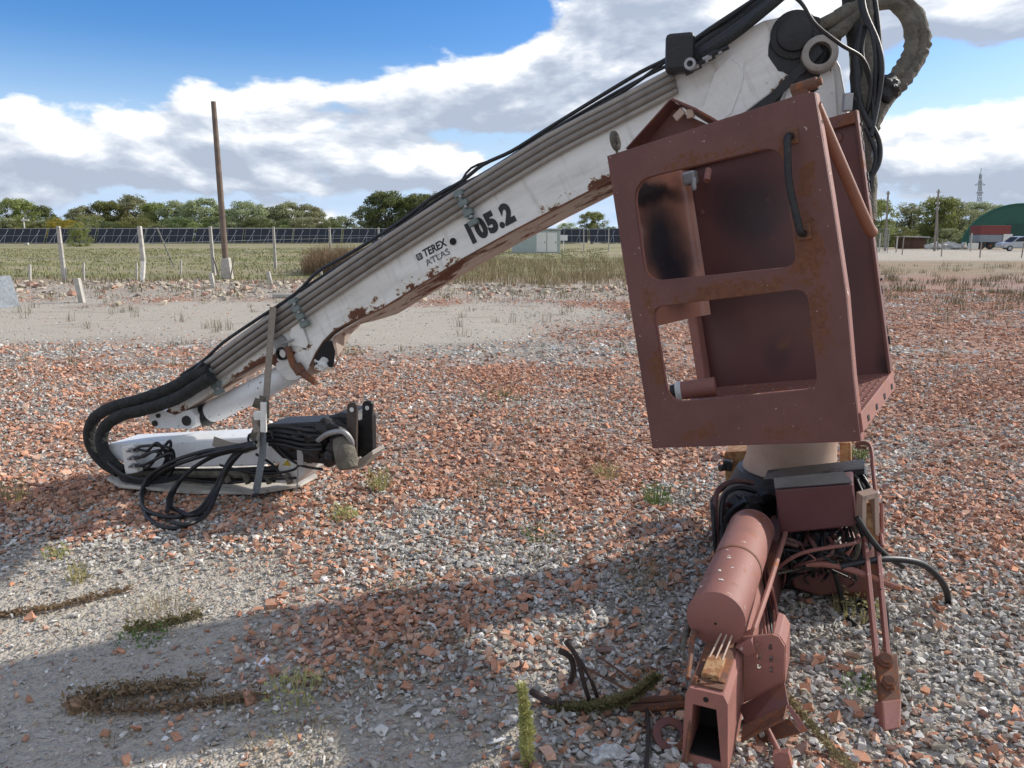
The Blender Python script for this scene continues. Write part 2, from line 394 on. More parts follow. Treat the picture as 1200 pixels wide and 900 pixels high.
bg2 = W.n('ShaderNodeBackground', i={'Color': ccol, 'Strength': .83})
# low sky veils to pale
sz = W.n('ShaderNodeSeparateXYZ', i={0: co}).outputs['Z']
low = W.n('ShaderNodeMapRange', i={'Value': sz, 'From Min': 0.0, 'From Max': .16, 'To Min': 1.0, 'To Max': 0}).outputs[0]
ccol = W.mix(W.math('MULTIPLY', low, .55), ccol, (.62, .72, .84))
mask2 = W.math('MAXIMUM', mask, W.math('MULTIPLY', low, .35))
mask2 = W.math('MULTIPLY', mask2, .97)
bg3 = W.n('ShaderNodeBackground', i={'Color': (.50, .66, .88, 1), 'Strength': .85})
low3 = W.n('ShaderNodeMapRange', interpolation_type='SMOOTHSTEP', i={'Value': sz, 'From Min': .02, 'From Max': .24, 'To Min': 1.0, 'To Max': 0}).outputs[0]
mix0 = W.n('ShaderNodeMixShader', i={0: low3, 1: bg1.outputs[0], 2: bg3.outputs[0]})
mixs = W.n('ShaderNodeMixShader', i={0: mask2, 1: mix0.outputs[0], 2: bg2.outputs[0]})
W.n('ShaderNodeOutputWorld', i={0: mixs.outputs[0]})
ld = bpy.data.lights.new('sun', 'SUN'); ld.energy = 3.5; ld.angle = math.radians(1.2); ld.color = (1, .94, .85)
lo = bpy.data.objects.new('sun', ld); COL.objects.link(lo); lo.rotation_euler = (-SUN).to_track_quat('-Z', 'Y').to_euler()
sc.view_settings.view_transform = 'Standard'; sc.view_settings.look = 'None'; sc.view_settings.exposure = 0.52; sc.view_settings.gamma = 1
sc.cycles.max_bounces = 6; sc.cycles.diffuse_bounces = 3; sc.cycles.use_denoising = True

# ------------------------------------------------------------------ ground zones
def vnoise(x, y, seed=0):
    xi = np.floor(x).astype(np.int64); yi = np.floor(y).astype(np.int64); xf = x-xi; yf = y-yi
    def h(a, b):
        k = (a*374761393 + b*668265263 + seed*974634777) & 0xffffffff
        k = ((k ^ (k >> 13))*1274126177) & 0xffffffff
        return ((k ^ (k >> 16)) & 0xffff)/65535.0
    u = xf*xf*(3-2*xf); v = yf*yf*(3-2*yf)
    return (h(xi, yi)*(1-u)+h(xi+1, yi)*u)*(1-v)+(h(xi, yi+1)*(1-u)+h(xi+1, yi+1)*u)*v
def fbm(x, y, o=4, seed=0):
    t = 0; a = .5; s = 0
    for i in range(o): t = t+a*vnoise(x*2**i, y*2**i, seed+i); s += a; a *= .55
    return t/s
def sst(x, a, b): t = np.clip((x-a)/(b-a), 0, 1); return t*t*(3-2*t)
def height(x, y):
    r = np.sqrt(x*x+y*y)
    h = (fbm(x*.8, y*.8, 3, 5)-.5)*.05*np.clip(1-r/60, 0, 1)
    # low rubble berm along the far edge of the yard
    be = np.exp(-((y-23.5-.03*x)/2.6)**2)*sst(-x, -1.5, 4)
    h = h + be*(.16+.25*(fbm(x*.35, y*.5, 3, 9)-.4))
    return h
def zones(x, y):
    nn = fbm(x*.55, y*.55, 4, 21); n2 = fbm(x*1.9, y*1.9, 3, 33); n3 = fbm(x*.16, y*.10, 3, 41)
    xr = x/np.maximum(y, .5)
    # sandy, mostly bare ground
    s = (1-sst(y-3.55-.35*(nn-.5), -.3, .5))*(1-sst(x+1.0+.55*(y-3.0)*-1*0-.9*(nn-.5), -.4, .5))
    s = np.maximum(s, (1-sst(y-2.45, -.3, .3))*(1-sst(x+.1+.9*(n2-.5), -.5, .3))*.8)
    path = sst(y+3*(nn-.5), 10.6, 12.8)*(1-sst(y+5*(nn-.5), 18, 21))*(1-sst(xr+.35*(n3-.5), -.08, .05))
    path2 = sst(y+3*(nn-.5), 13.0, 15.5)*(1-sst(y+4*(nn-.5), 17.5, 19.5))*(1-sst(xr, .08, .16))*.85
    ridge = sst(y, 19, 21)*(1-sst(y, 27, 30))*.65
    fr = sst(y, 50, 58)*(1-sst(y, 90, 125))*sst(xr, .36, .46)
    s = np.clip(np.maximum.reduce([s*.9, path, path2, ridge*(1-sst(xr, .12, .3)), fr*.95]), 0, 1)
    g = sst(y+4*(nn-.5), 28, 33)*(1-sst(xr, .16, .34))
    g = np.maximum(g, sst(y, 100, 130))
    g = np.maximum(g, sst(y+6*(nn-.5), 31, 36)*.45*(1-fr))
    # brick share
    b = .34+1.1*(nn-.5)+1.1*(n2-.5)
    b += .20*sst(y, 4.2, 6.0)+.08*sst(y, 6, 9)
    b += .16*sst(x, .8, 2.5)*sst(y, 3.0, 4.5)
    b -= .38*np.exp(-((x-.1)/1.1)**2-((y-3.8)/.9)**2)+.30*np.exp(-((x-1.9)/.8)**2-((y-3.1)/.6)**2)+.30*np.exp(-((x-.45)/.7)**2-((y-2.9)/.6)**2)
    b += .9*np.exp(-((x+.62)/.26)**2-((y-3.02)/.24)**2)+.5*np.exp(-((x+3.3)/1.0)**2-((y-4.6)/.5)**2)
    b -= .45*np.exp(-((x+.5)/2.2)**2-((y-11.3)/1.2)**2)
    b = np.clip(b, .05, .97)*(1-.75*s)
    return b, s, g
# ground sheet
def warp(n_, a, far):
    t = np.linspace(-1, 1, n_); k = 6.2
    return np.sinh(t*k)/math.sinh(k)*far
nx, ny = 360, 420
gx = warp(nx, 0, 2500); ty = np.linspace(-.35, 1, ny); gy = np.sinh(ty*6.6)/math.sinh(6.6)*3000+3.0
XX, YY = np.meshgrid(gx, gy)
ZZ = height(XX, YY)
me = bpy.data.meshes.new('ground')
vs = np.stack([XX, YY, ZZ], -1).reshape(-1, 3)
idx = np.arange(nx*ny).reshape(ny, nx)
qs = np.stack([idx[:-1, :-1], idx[:-1, 1:], idx[1:, 1:], idx[1:, :-1]], -1).reshape(-1, 4)
def npmesh(me, vs, faces_flat, loop_tot):
    me.vertices.add(len(vs)); me.vertices.foreach_set('co', vs.astype(np.float32).ravel())
    me.loops.add(len(faces_flat)); me.loops.foreach_set('vertex_index', faces_flat.astype(np.int32))
    st = np.concatenate([[0], np.cumsum(loop_tot)[:-1]]).astype(np.int32)
    me.polygons.add(len(loop_tot)); me.polygons.foreach_set('loop_start', st)
    me.update(calc_edges=True)
    me.polygons.foreach_set('use_smooth', [False]*len(me.polygons))
npmesh(me, vs, qs.ravel(), np.full(len(qs), 4))
bb, ss, gg = zones(XX.ravel(), YY.ravel())
at = me.color_attributes.new('zone', 'FLOAT_COLOR', 'POINT')
at.data.foreach_set('color', np.stack([bb, ss, gg, np.ones_like(bb)], -1).astype(np.float32).ravel())
me.polygons.foreach_set('use_smooth', [True]*len(me.polygons))
n = NT('ground_rubble')
at = n.n('ShaderNodeAttribute', attribute_name='zone'); sep = n.n('ShaderNodeSeparateColor', i={0: at.outputs['Color']})
B_, S_, G_ = sep.outputs[0], sep.outputs[1], sep.outputs[2]
co = n.coord()
def vor(scale, out='Color', rnd=1.0):
    return n.n('ShaderNodeTexVoronoi', i={'Vector': co, 'Scale': scale, 'Randomness': rnd})
va = vor(34); vb = vor(90)
def cell_color(v):
    sc_ = n.n('ShaderNodeSeparateColor', i={0: v.outputs['Color']})
    isb = n.math('LESS_THAN', sc_.outputs[0], B_)
    brick = n.ramp(sc_.outputs[1], [(0.0, (.26, .11, .08)), (.5, (.47, .22, .14)), (1.0, (.55, .34, .25))])
    grey = n.ramp(sc_.outputs[1], [(0.0, (.24, .22, .19)), (.5, (.42, .40, .35)), (1.0, (.60, .57, .52))])
    return n.mix(isb, grey, brick), sc_.outputs[2]
ca, ra = cell_color(va); cb, rb = cell_color(vb)
peb = n.mix(n.math('LESS_THAN', ra, .55), cb, ca)
dirt = n.mix(n.noise(7, 8, .7), (.15, .125, .10), (.26, .22, .175))
dk = n.math('MULTIPLY', n.ramp(va.outputs['Distance'], [(.5, 0.0), (.9, 1.0)]), .4)
peb = n.mix(dk, peb, (.09, .07, .055))
base = n.mix(.35, peb, dirt)
sand = n.mix(n.noise(2.2, 8, .7), (.40, .355, .285), (.54, .49, .40))
vs_ = vor(140); ssc = n.n('ShaderNodeSeparateColor', i={0: vs_.outputs['Color']})
sand = n.mix(n.math('MULTIPLY', n.math('GREATER_THAN', ssc.outputs[0], .6), .6), sand, n.ramp(ssc.outputs[1], [(0.0, (.18, .15, .12)), (.6, (.42, .39, .34)), (1.0, (.5, .47, .42))]))
base = n.mix(n.math('MULTIPLY', S_, .92), base, sand)
gn = n.noise(.55, 9, .72, stretch=(.35, 1.3, 1)); gn2 = n.noise(.06, 5, .6, stretch=(.4, 1.6, 1))
grass = n.mix(n.ramp(gn, [(.35, 0.0), (.65, 1.0)]), (.13, .155, .06), (.29, .27, .14))
grass = n.mix(n.ramp(gn2, [(.42, 0.0), (.6, 1.0)]), grass, n.mix(gn, (.26, .22, .13), (.40, .34, .23)))
base = n.mix(G_, base, grass)
pw = n.math('MULTIPLY', n.ramp(n.noise(.9, 7, .7, stretch=(.5, 1.5, 1)), [(.55, 0.0), (.68, 1.0)]), .55)
sy = n.n('ShaderNodeSeparateXYZ', i={0: co})
farw = n.n('ShaderNodeMapRange', i={'Value': sy.outputs['Y'], 'From Min': 6, 'From Max': 20, 'To Min': 0, 'To Max': 1}).outputs[0]
base = n.mix(n.math('MULTIPLY', pw, farw), base, (.13, .105, .06))
n.set(Base_Color=base, Roughness=.95)
n.b.inputs['Specular IOR Level'].default_value = .2
hh = n.math('ADD', n.math('MULTIPLY', va.outputs['Distance'], -1.0), n.math('MULTIPLY', vb.outputs['Distance'], -.5))
n.bump(n.math('ADD', hh, n.math('MULTIPLY', n.noise(3, 8, .7), 1.5)), .9, .015)
me.materials.append(n.m)
og = bpy.data.objects.new('ground', me); COL.objects.link(og); og['kind'] = 'structure'

# ------------------------------------------------------------------ rubble stones
def hull(npts, seed):
    r = random.Random(seed); bm = bmesh.new()
    for _ in range(npts):
        while True:
            p = V((r.uniform(-1, 1), r.uniform(-1, 1), r.uniform(-1, 1)))
            if .55 < p.length < 1.05: break
        bm.verts.new(p)
    res = bmesh.ops.convex_hull(bm, input=bm.verts)
    bmesh.ops.delete(bm, geom=[v for v in bm.verts if not v.link_faces], context='VERTS')
    bm.verts.index_update()
    v = np.array([list(x.co) for x in bm.verts]); f = np.array([[q.index for q in x.verts] for x in bm.faces]); bm.free()
    return v, f
TEM = [hull(9, 100+i) for i in range(26)]
def slab(seed):
    r = random.Random(seed); v = []
    for z in (-1, 1):
        for a, b in ((-1, -1), (1, -1), (1, 1), (-1, 1)):
            v.append([a*r.uniform(.25, 1), b*r.uniform(.25, 1), z*r.uniform(.35, 1)])
    f = [(0, 2, 1), (0, 3, 2), (4, 5, 6), (4, 6, 7)]
    for i in range(4): j = (i+1) % 4; f += [(i, j, j+4), (i, j+4, i+4)]
    return np.array(v), np.array(f)
SLAB = [slab(300+i) for i in range(30)]+[(v*np.array([1,1,.9]), f) for v, f in TEM[:10]]
def rotm(yaw, pitch, roll):
    cy, sy_ = np.cos(yaw), np.sin(yaw); cx, sx_ = np.cos(roll), np.sin(roll); c2, s2 = np.cos(pitch), np.sin(pitch)
    n_ = len(yaw); R = np.zeros((n_, 3, 3))
    R[:, 0, 0] = cy*c2; R[:, 0, 1] = cy*s2*sx_-sy_*cx; R[:, 0, 2] = cy*s2*cx+sy_*sx_
    R[:, 1, 0] = sy_*c2; R[:, 1, 1] = sy_*s2*sx_+cy*cx; R[:, 1, 2] = sy_*s2*cx-cy*sx_
    R[:, 2, 0] = -s2; R[:, 2, 1] = c2*sx_; R[:, 2, 2] = c2*cx
    return R
def scatter(name, x, y, size, flat, tilt, lift, colr, temps, label, cat):
    N = len(x); z = height(x, y); tid = rng.integers(0, len(temps), N)
    yaw = rng.uniform(0, 6.283, N); pi_ = rng.normal(0, tilt, N); ro = rng.normal(0, tilt, N)
    R = rotm(yaw, pi_, ro)
    S = np.stack([size*rng.uniform(.8, 1.35, N), size*rng.uniform(.55, 1.0, N), size*flat*rng.uniform(.7, 1.3, N)], -1)*.5
    VS, FS, CS = [], [], []; base = 0
    for t, (tv, tf) in enumerate(temps):
        k = np.where(tid == t)[0]
        if len(k) == 0: continue
        v = tv[None]*S[k][:, None, :]; v = np.einsum('nij,nvj->nvi', R[k], v)
        v += np.stack([x[k], y[k], z[k]+lift[k]], -1)[:, None, :]
        f = tf[None]+(np.arange(len(k))*len(tv))[:, None, None]+base; base += len(k)*len(tv)
        VS.append(v.reshape(-1, 3)); FS.append(f.reshape(-1, 3)); CS.append(np.repeat(colr[k], len(tf), 0))
    me = bpy.data.meshes.new(name); f = np.concatenate(FS)
    npmesh(me, np.concatenate(VS), f.ravel(), np.full(len(f), 3))
    a = me.color_attributes.new('col', 'FLOAT_COLOR', 'CORNER')
    c = np.repeat(np.concatenate(CS), 3, 0); c = np.concatenate([c, np.ones((len(c), 1))], 1)
    a.data.foreach_set('color', c.astype(np.float32).ravel())
    me.materials.append(M['stone']); o = bpy.data.objects.new(name, me); COL.objects.link(o)
    return tag(o, label, cat, kind='stuff')
n = NT('rubble_stone')
at = n.n('ShaderNodeAttribute', attribute_name='col').outputs['Color']
f1 = n.noise(45, 6, .7)
c_ = n.mix(n.math('MULTIPLY', n.ramp(f1, [(.3, 0.0), (.65, 1.0)]), .46), at, (.44, .385, .32))
c_ = n.mix(n.math('MULTIPLY', n.ramp(n.noise(120, 4, .6), [(.5, 0.0), (.7, 1.0)]), .4), c_, n.mix(.6, c_, (.08, .06, .05)))
n.set(Base_Color=c_, Roughness=.9); n.b.inputs['Specular IOR Level'].default_value = .25
n.bump(n.noise(150, 5, .7), .5, .003); M['stone'] = n.m
def brickcol(N):
    t = rng.random(N)[:, None]; v = rng.normal(1, .22, N)[:, None]
    a = np.array([.50, .205, .105]); b = np.array([.58, .33, .22]); c = np.array([.24, .10, .07])
    col = np.where(t < .55, a, np.where(t < .85, b, c)); return np.clip(col*v, .02, .8)
def greycol(N):
    t = rng.random(N)[:, None]; v = rng.normal(1, .24, N)[:, None]
    a = np.array([.40, .395, .375]); b = np.array([.58, .565, .53]); c = np.array([.40, .34, .26]); d = np.array([.78, .76, .72])
    col = np.where(t < .50, a, np.where(t < .78, b, np.where(t < .95, c, d))); return np.clip(col*v, .03, .85)
def sample(n_, y0, y1, power=1.0):
    u = rng.random(n_); yy = (y0**(power+1)+u*(y1**(power+1)-y0**(power+1)))**(1/(power+1))
    xx = rng.uniform(-1, 1, n_)*(.74*yy+.9); return xx, yy
def rubble(n_, y0, y1, smin, smax, temps, keep_fn, power=1.0, tag_=''):
    x, y = sample(n_, y0, y1, power); b, s, g = zones(x, y)
    dens = keep_fn(x, y, b, s, g); k = rng.random(len(x)) < dens; x, y, b, s = x[k], y[k], b[k], s[k]
    N = len(x); isb = rng.random(N) < b
    size = smin+(smax-smin)*rng.random(N)**2.0
    size = size*(1-.45*s)
    col = np.where(isb[:, None], brickcol(N), greycol(N))
    return x, y, size, isb, col
dens1 = lambda x, y, b, s, g: (1-.72*s)*np.clip(.65+.7*(fbm(x*1.1, y*1.1, 3, 77)), 0, 1)
parts = []
for (n_, y0, y1, a, b_, pw_) in ((100000, 1.5, 5.2, .011, .052, 1.0), (60000, 5.2, 9.5, .018, .058, 1.0)):
    parts.append(rubble(n_, y0, y1, a, b_, None, dens1, pw_))
x, y, size, isb, col = [np.concatenate([p[i] for p in parts]) for i in range(5)]
# a sprinkling of large pieces
xx, yy = sample(2600, 1.5, 9.5); b, s, g = zones(xx, yy); k = rng.random(len(xx)) < (1-.8*s)
xx, yy, b = xx[k], yy[k], b[k]; N = len(xx); ib = rng.random(N) < b
x = np.concatenate([x, xx]); y = np.concatenate([y, yy]); size = np.concatenate([size, rng.uniform(.042, .068, N)]); isb = np.concatenate([isb, ib]); col = np.concatenate([col, np.where(ib[:, None], brickcol(N), greycol(N))])
g_ = ~isb
scatter('gravel', x[g_], y[g_], size[g_], .55, .35, size[g_]*.12+rng.random(g_.sum())*.008, col[g_], TEM, 'pale grey crushed concrete gravel covering the yard', 'gravel')
scatter('brick_rubble', x[isb], y[isb], size[isb]*1.12, .38, .42, size[isb]*.14+rng.random(isb.sum())*.010, col[isb], SLAB, 'broken orange-red brick chips mixed into the gravel', 'brick rubble')
dens2 = lambda x, y, b, s, g: (1-.85*s)*(1-g)*np.clip(.3+.9*(fbm(x*.7, y*.7, 3, 78)), 0, 1)
x, y, size, isb, col = rubble(90000, 9.5, 24, .035, .09, None, dens2, .6)
scatter('distant_rubble', x, y, size, .45, .35, size*.08, col, SLAB, 'coarse red and grey rubble farther off across the yard', 'rubble')
# pale lumps along the berm
N = 5200; x = rng.uniform(-22, 4.5, N); y = rng.normal(23.3, 1.9, N)+.03*x; sz_ = .05+.30*rng.random(N)**3.5
k = rng.random(N) < np.clip(2.2*fbm(x*.5, y*.8, 3, 55)-.5, 0, 1); x, y, sz_ = x[k], y[k], sz_[k]
c = np.array([.46, .40, .31])*rng.normal(1, .18, len(x))[:, None]; ii = rng.random(len(x)) < .25; c[ii] = brickcol(ii.sum())*.75+.08
scatter('rubble_heap', x, y, sz_, .6, .3, sz_*.1, np.clip(c, .03, .8), TEM, 'low bank of pale broken stones in front of the fence', 'rubble heap')
#@@PART3
# ================================================================== loader crane
CB = V((1.42, 3.78, 0))
crane = thing('loader_crane', (CB.x, CB.y, 0), 'dismounted white and red loader crane with open cab, resting folded on the rubble', 'crane')
Hd = V((.953, -.303, 0)).normalized(); MN = V((Hd.y, -Hd.x, 0)).normalized()      # boom plane direction / near-side normal
if MN.y > 0: MN = -MN
HWD = .12
NP = CB+MN*HWD                    # near face plane
def bp(px, py, off=0.0): return PLN(px, py, NP+MN*off, MN)
# boom frame
a_ = bp(545, 302); b_ = bp(716, 211); ax = (b_-a_).normalized(); ay = MN.cross(ax); MB_ = frame(a_, ax, ay, MN)
def loc2(px, py, off=0.0):
    q = MB_.inverted() @ bp(px, py, off); return (q.x, q.y)
# ---- main boom
out = [(188,492),(200,473),(250,432),(345,356),(524,236),(640,164),(780,92),(872,36),(895,24),(918,19),(940,23),(955,36),(958,60),(905,108),(862,140),(800,166),
       (716,211),(597,273),(545,302),(447,362),(424,372),(405,380),(390,389),(379,400),(370,414),(363,429),(357,441),(346,446),(336,446),(328,438),(320,428),(310,425),(298,429),(270,446),(245,462),(215,482),(200,494)]
m = MB(); pts = [bp(*p) for p in out]; m.prism(pts, -MN*(2*HWD))
def _fn(p):
    nl = p.normal
    return 1 if (nl.y < -.35 and abs(nl.z) < .3) else 0
boom = m.build('main_boom', 'boom', crane, MB_, mats=['boomunder'], matfn=_fn, bevel=.006)
bl_ = [(800,166),(716,211),(655,242),(597,273),(545,302),(490,335),(447,362),(424,372),(405,380),(390,389)]
m = MB(); vs_ = []; wt_ = [1,1,1,1,1,1,.95,.7,.4,.12]
for (px, py), k_ in zip(bl_, wt_):
    e0 = bp(px, py, -.0015)+ay*.003; lo_ = e0-ay*.052*k_
    vs_ += [e0, lo_-MN*.075, lo_-MN*(2*HWD-.075), e0-MN*(2*HWD-.003)]
fs_ = [(i*4+j, i*4+(j+1) % 4, (i+1)*4+(j+1) % 4, (i+1)*4+j) for i in range(len(bl_)-1) for j in range(4)]+[(3, 2, 1, 0), tuple(len(vs_)-4+j for j in range(4))]
m.add(vs_, fs_); m.build('lower_box_section', 'boomunder', boom, MB_)
# lobe web: curved far plate reaching past the near plate
far = [bp(*p, -2*HWD) for p in [(470,346),(440,364),(425,376),(411,390),(402,405),(396,420),(388,437)]]
near = [bp(*p, -.004) for p in [(470,348),(438,366),(420,375),(404,384),(391,393),(380,408),(368,432)]]
m = MB(); N_ = len(far)
for i in range(N_-1):
    a, b, c, d = near[i], near[i+1], far[i+1], far[i]; nn_ = (b-a).cross(d-a).normalized()*.008
    m.hexa([a, b, c, d, a+nn_, b+nn_, c+nn_, d+nn_])
m.build('lobe_web_plate', 'boomunder', boom)
m = MB(); m.prism([bp(*p, .003) for p in [(377,402),(389,399),(393,412),(391,430),(370,432),(371,416)]], MN*.004); m.build('pocket_shade_plate', 'dark', boom)  # dark plate painted as the shade inside the pocket
m = MB(); m.blob(bp(380, 426, -.01), .045, 3, 3, .35, (1.1, .8, .75)); m.build('foam_lump', 'foam', boom)
# lower edge flange running round the lobe
m = MB(); m.tube([bp(*p, .004) for p in [(716,211),(597,273),(545,302),(447,362),(424,372),(405,380),(390,389),(379,400),(370,414),(363,429)]], .0045, 6)
m.build('edge_weld', 'rust', boom, smooth=True)
# crease/gusset plate near the head and its bracket
m = MB(); m.prism([bp(*p, .003) for p in [(800,160),(822,130),(838,85),(862,60),(872,70),(868,105),(856,134),(838,146)]], MN*.0015); m.build('gusset_plate', 'boomclean', boom)
m = MB(); m.tube([bp(*p, .004) for p in [(858,68),(869,80),(868,100),(856,133)]], .004, 6, 5); m.build('gusset_weld', 'whiteclean', boom, smooth=True)
# round hole as a flat black disc, its shade put into the colour
c = bp(531, 283, .002); m = MB(); m.lathe(c, MN, [(0, .019), (.004, .019)], 20); m.build('bolt_hole', 'dark', boom)
for px, py in ((700,165),(352,412)):
    pass
# scratched brackets on the boom face
m = MB(); m.lathe(bp(332, 414, 0), MN, [(0, .040), (.02, .040), (.02, .028), (.005, .028)], 24); m.build('cylinder_pin_boss', 'grease', boom, smooth=True)
m = MB(); m.lathe(bp(333, 414, .004), MN, [(0, .027), (.012, .024)], 20); m.build('cylinder_pin', 'white', boom, smooth=True)
m = MB(); m.lathe(bp(329, 402, .0), MN, [(0, .05), (.014, .046)], 20); m.build('hook_boss', 'steel', boom, smooth=True)
m = MB(); m.prism([bp(*p, .008) for p in [(343,374),(352,372),(362,402),(360,408),(344,404),(341,392)]], MN*.012); m.build('gusset_plate', 'white', boom, bevel=.002)
m = MB(); m.tube([bp(*p, .03) for p in [(337,406),(341,420),(346,430),(356,438),(370,449)]], [.022, .020, .024, .022, .018], 10, 4); m.tube([bp(347,428,.03), bp(353,437,.03)], .032, 12)
m.build('rusty_pin', 'rust', boom, smooth=True)
m = MB(); m.tube([bp(330,403,.03), bp(344,398,.04)], .007, 8); m.build('pin_handle', 'steel', boom, smooth=True)
# lettering
def tm(px, py, off=.0015, rot=0):
    o = bp(px, py, off); R = Matrix.Rotation(rot, 4, 'Z'); mm = MB_.copy(); mm.translation = o; return mm @ R
text('number_marking', '105.2', .140, 'black_letter', boom, tm(550.5, 286), offset=.0090, spacing=1.12, sx=.83, shear=.0)
text('maker_lettering', 'TEREX', .057, 'black_letter', boom, tm(497.5, 301.5), offset=.0015, shear=.12, sx=.88)
text('model_lettering', 'ATLAS', .050, 'grey_letter', boom, tm(500.5, 312), sx=1.08)
m = MB(); m.prism([bp(*p, .001) for p in [(499,306.3),(525,292.0),(525,292.5),(499,306.8)]], MN*.001); m.build('lettering_rule', 'grey_letter', boom)
mm = tm(490, 306)
lg = plate2d('round_emblem', roundpoly([(0,0),(.036,0),(.036,.036),(0,.036)], .008), [], .0015, 'black_letter', boom, mm)
for k in range(3):
    q = mm @ Matrix.Translation((.004, .009+.008*k, .0016))
    plate2d('emblem_line', [(0,0),(.028,0),(.028,.0022),(0,.0022)], [], .001, 'white_letter', lg, q)
q = mm @ Matrix.Translation((.017, .004, .0018)); plate2d('emblem_line', [(0,0),(.0022,0),(.0022,.028),(0,.028)], [], .001, 'white_letter', lg, q)
m = MB(); rs_ = random.Random(8); cc = bp(936, 52, .0015)
m.add([cc]+[cc+(ax*math.cos(a)+ay*math.sin(a))*rr_ for a, rr_ in [(k*math.pi/20, rs_.uniform(.128, .136)) for k in range(40)]], [(0, 1+k, 1+(k+1) % 40) for k in range(40)]); m.build('grease_stain', 'grease', boom)
# pin at the head
c = bp(931, 41, 0)
m = MB(); m.lathe(c, MN, [(0, .105), (.012, .104), (.018, .075)], 32); m.build('pivot_cap', 'grease', boom, smooth=True)
m = MB(); m.lathe(c, MN, [(.01, .078), (.035, .074), (.040, .06), (.040, 0)], 32); m.build('pivot_pin', 'grease', boom, smooth=True)
# hydraulic pipes along the upper near side
def pipeline(offs, top, r, nm='hydraulic_pipe', mat='pipe', x0=None):
    m = MB(); m.tube([bp(px, py+top, offs) for px, py in x0], r, 10, 4); return m.build(nm, mat, boom, smooth=True)
line = [(236,436),(290,396),(345,358),(430,300),(524,239),(640,167),(720,125),(790,88)]
for k, (dy, of, r) in enumerate([(-5, .012, .015), (2.5, .022, .018), (10.5, .024, .019), (18, .020, .015)]):
    pipeline(of, dy, r, mat='pipeshade' if k in (1, 2) else 'pipe', x0=[(px+dy*.2, py) for px, py in line])
m = MB(); m.prism([bp(px, py-2, .002) for px, py in line]+[bp(px+5, py+20, .002) for px, py in reversed(line)], MN*.004); m.build('pipe_backing_plate', 'pipeshade', boom)
# pale cover strip above the pipes
m = MB(); m.prism([bp(px, py-9, -.03) for px, py in line]+[bp(px, py-2, -.03) for px, py in reversed(line)], MN*.02); m.build('cable_tray', 'pipe', boom)
# clamps
for (px, py, s) in ((347, 362, 1.0), (541, 236, 1.25), (248, 444, .9)):
    m = MB()
    for j in range(4):
        q = bp(px-3+j*4.5*s, py-9+j*9*s, .035); m.box(q, (.052, .03, .040), MB_.to_3x3())
    q = bp(px+3, py+4, .022); m.box(q, (.022, .13*s, .050), MB_.to_3x3())
    c = m.build('pipe_clamp', 'tealclip', boom, bevel=.003)
    for j in range(3):
        m = MB(); q = bp(px-1+j*5*s, py-6+j*9.5*s, .049); m.lathe(q, MN, [(0, .010), (.012, .008)], 6); m.build('clamp_bolt', 'steel', c)
# black cable draped along the top
for pts_, r, mt in (([(212,443),(240,424),(262,404),(300,378),(345,348),(372,322),(400,306),(430,288),(470,262),(505,236),(540,216),(566,196),(600,180),(640,155),(700,118),(750,88),(785,70),(830,38),(880,5),(905,-12)], .010, 'rubber'),
                    ([(215,447),(250,420),(300,384),(350,345),(420,300),(480,262),(500,240),(528,222),(560,210),(640,160),(700,124),(752,95),(790,76)], .008, 'rubber'),
                    ([(240,430),(300,388),(345,354),(430,296),(520,232),(600,190),(680,140),(740,104),(800,60),(860,20),(900,-10)], .009, 'grease'),
                    ([(345,354),(372,330),(402,314),(470,268),(530,228),(552,200),(590,186),(640,158)], .006, 'rubber')):
    m = MB(); m.tube([bp(px, py-3, -.02) for px, py in pts_], r, 8, 4); m.build('boom_cable', mt, boom, smooth=True)
# ---- black hose bundle on top near the head
for k in range(6):
    o_ = k*4.5; m = MB()
    m.tube([bp(790+k*3, 84-o_*.9, .05-k*.02), bp(830, 62-o_, .05-k*.02), bp(868, 36-o_, .06-k*.03), bp(905, 6-o_*.8, .06-k*.03), bp(940, -22-o_, .0), bp(985, -45-o_, -.05)], .019-.001*(k % 3), 9, 5)
    m.build('hydraulic_hose', 'rubber' if k % 3 else 'sleevedark', boom, smooth=True)
for k in range(5):
    m = MB(); q0 = bp(803+k*7, 86-k*5, .085); q1 = bp(822+k*8, 77-k*5.5, .085); m.tube([q0, q0.lerp(q1, .45)], .014, 6); m.tube([q0.lerp(q1, .45), q1], .010, 8); m.build('hose_fitting', 'steel' if k % 2 else 'grease', boom)
m = MB(); m.box(bp(797, 63, .08), (.13, .17, .09), MB_.to_3x3() @ Matrix.Rotation(-.45, 3, 'Z')); m.build('work_lamp_housing', 'grease', boom, bevel=.02)
m = MB(); m.lathe(bp(809, 76, .10), MN, [(0, .028), (.03, .026), (.03, .014), (.01, .014)], 16); m.build('lamp_bracket', 'steel', boom, smooth=True)
# ---- column
col_bot = V((CB.x+.02, CB.y+.02, .30))
def cp_(px, py, off=0.0): return PLN(px, py, CB+MN*(.10+off), MN)
cpts = [(880,420),(868,240),(890,165),(925,95),(942,52),(958,46),(973,56),(985,78),(991,110),(995,150),(1000,420)]
m = MB(); m.prism([cp_(*p) for p in cpts], -MN*.26); column = m.build('column', 'white', crane, bevel=.008)
m = MB(); m.prism([cp_(*p, .004) for p in [(925,96),(940,60),(957,48),(969,57),(976,75),(979,100),(982,150),(982,240),(905,240),(905,165)]], MN*.012); m.build('head_plate', 'white', column, bevel=.004)
c = cp_(960, 66, .01); m = MB(); m.lathe(c, MN, [(0, .080), (.065, .076), (.070, .070), (.070, .048), (.0, .044)], 32); m.build('pivot_ring', 'pipe', column, smooth=True)
m = MB(); m.lathe(cp_(960, 66, .013), MN, [(0, .047), (.004, .047)], 28); m.build('ring_bore', 'dark', column)
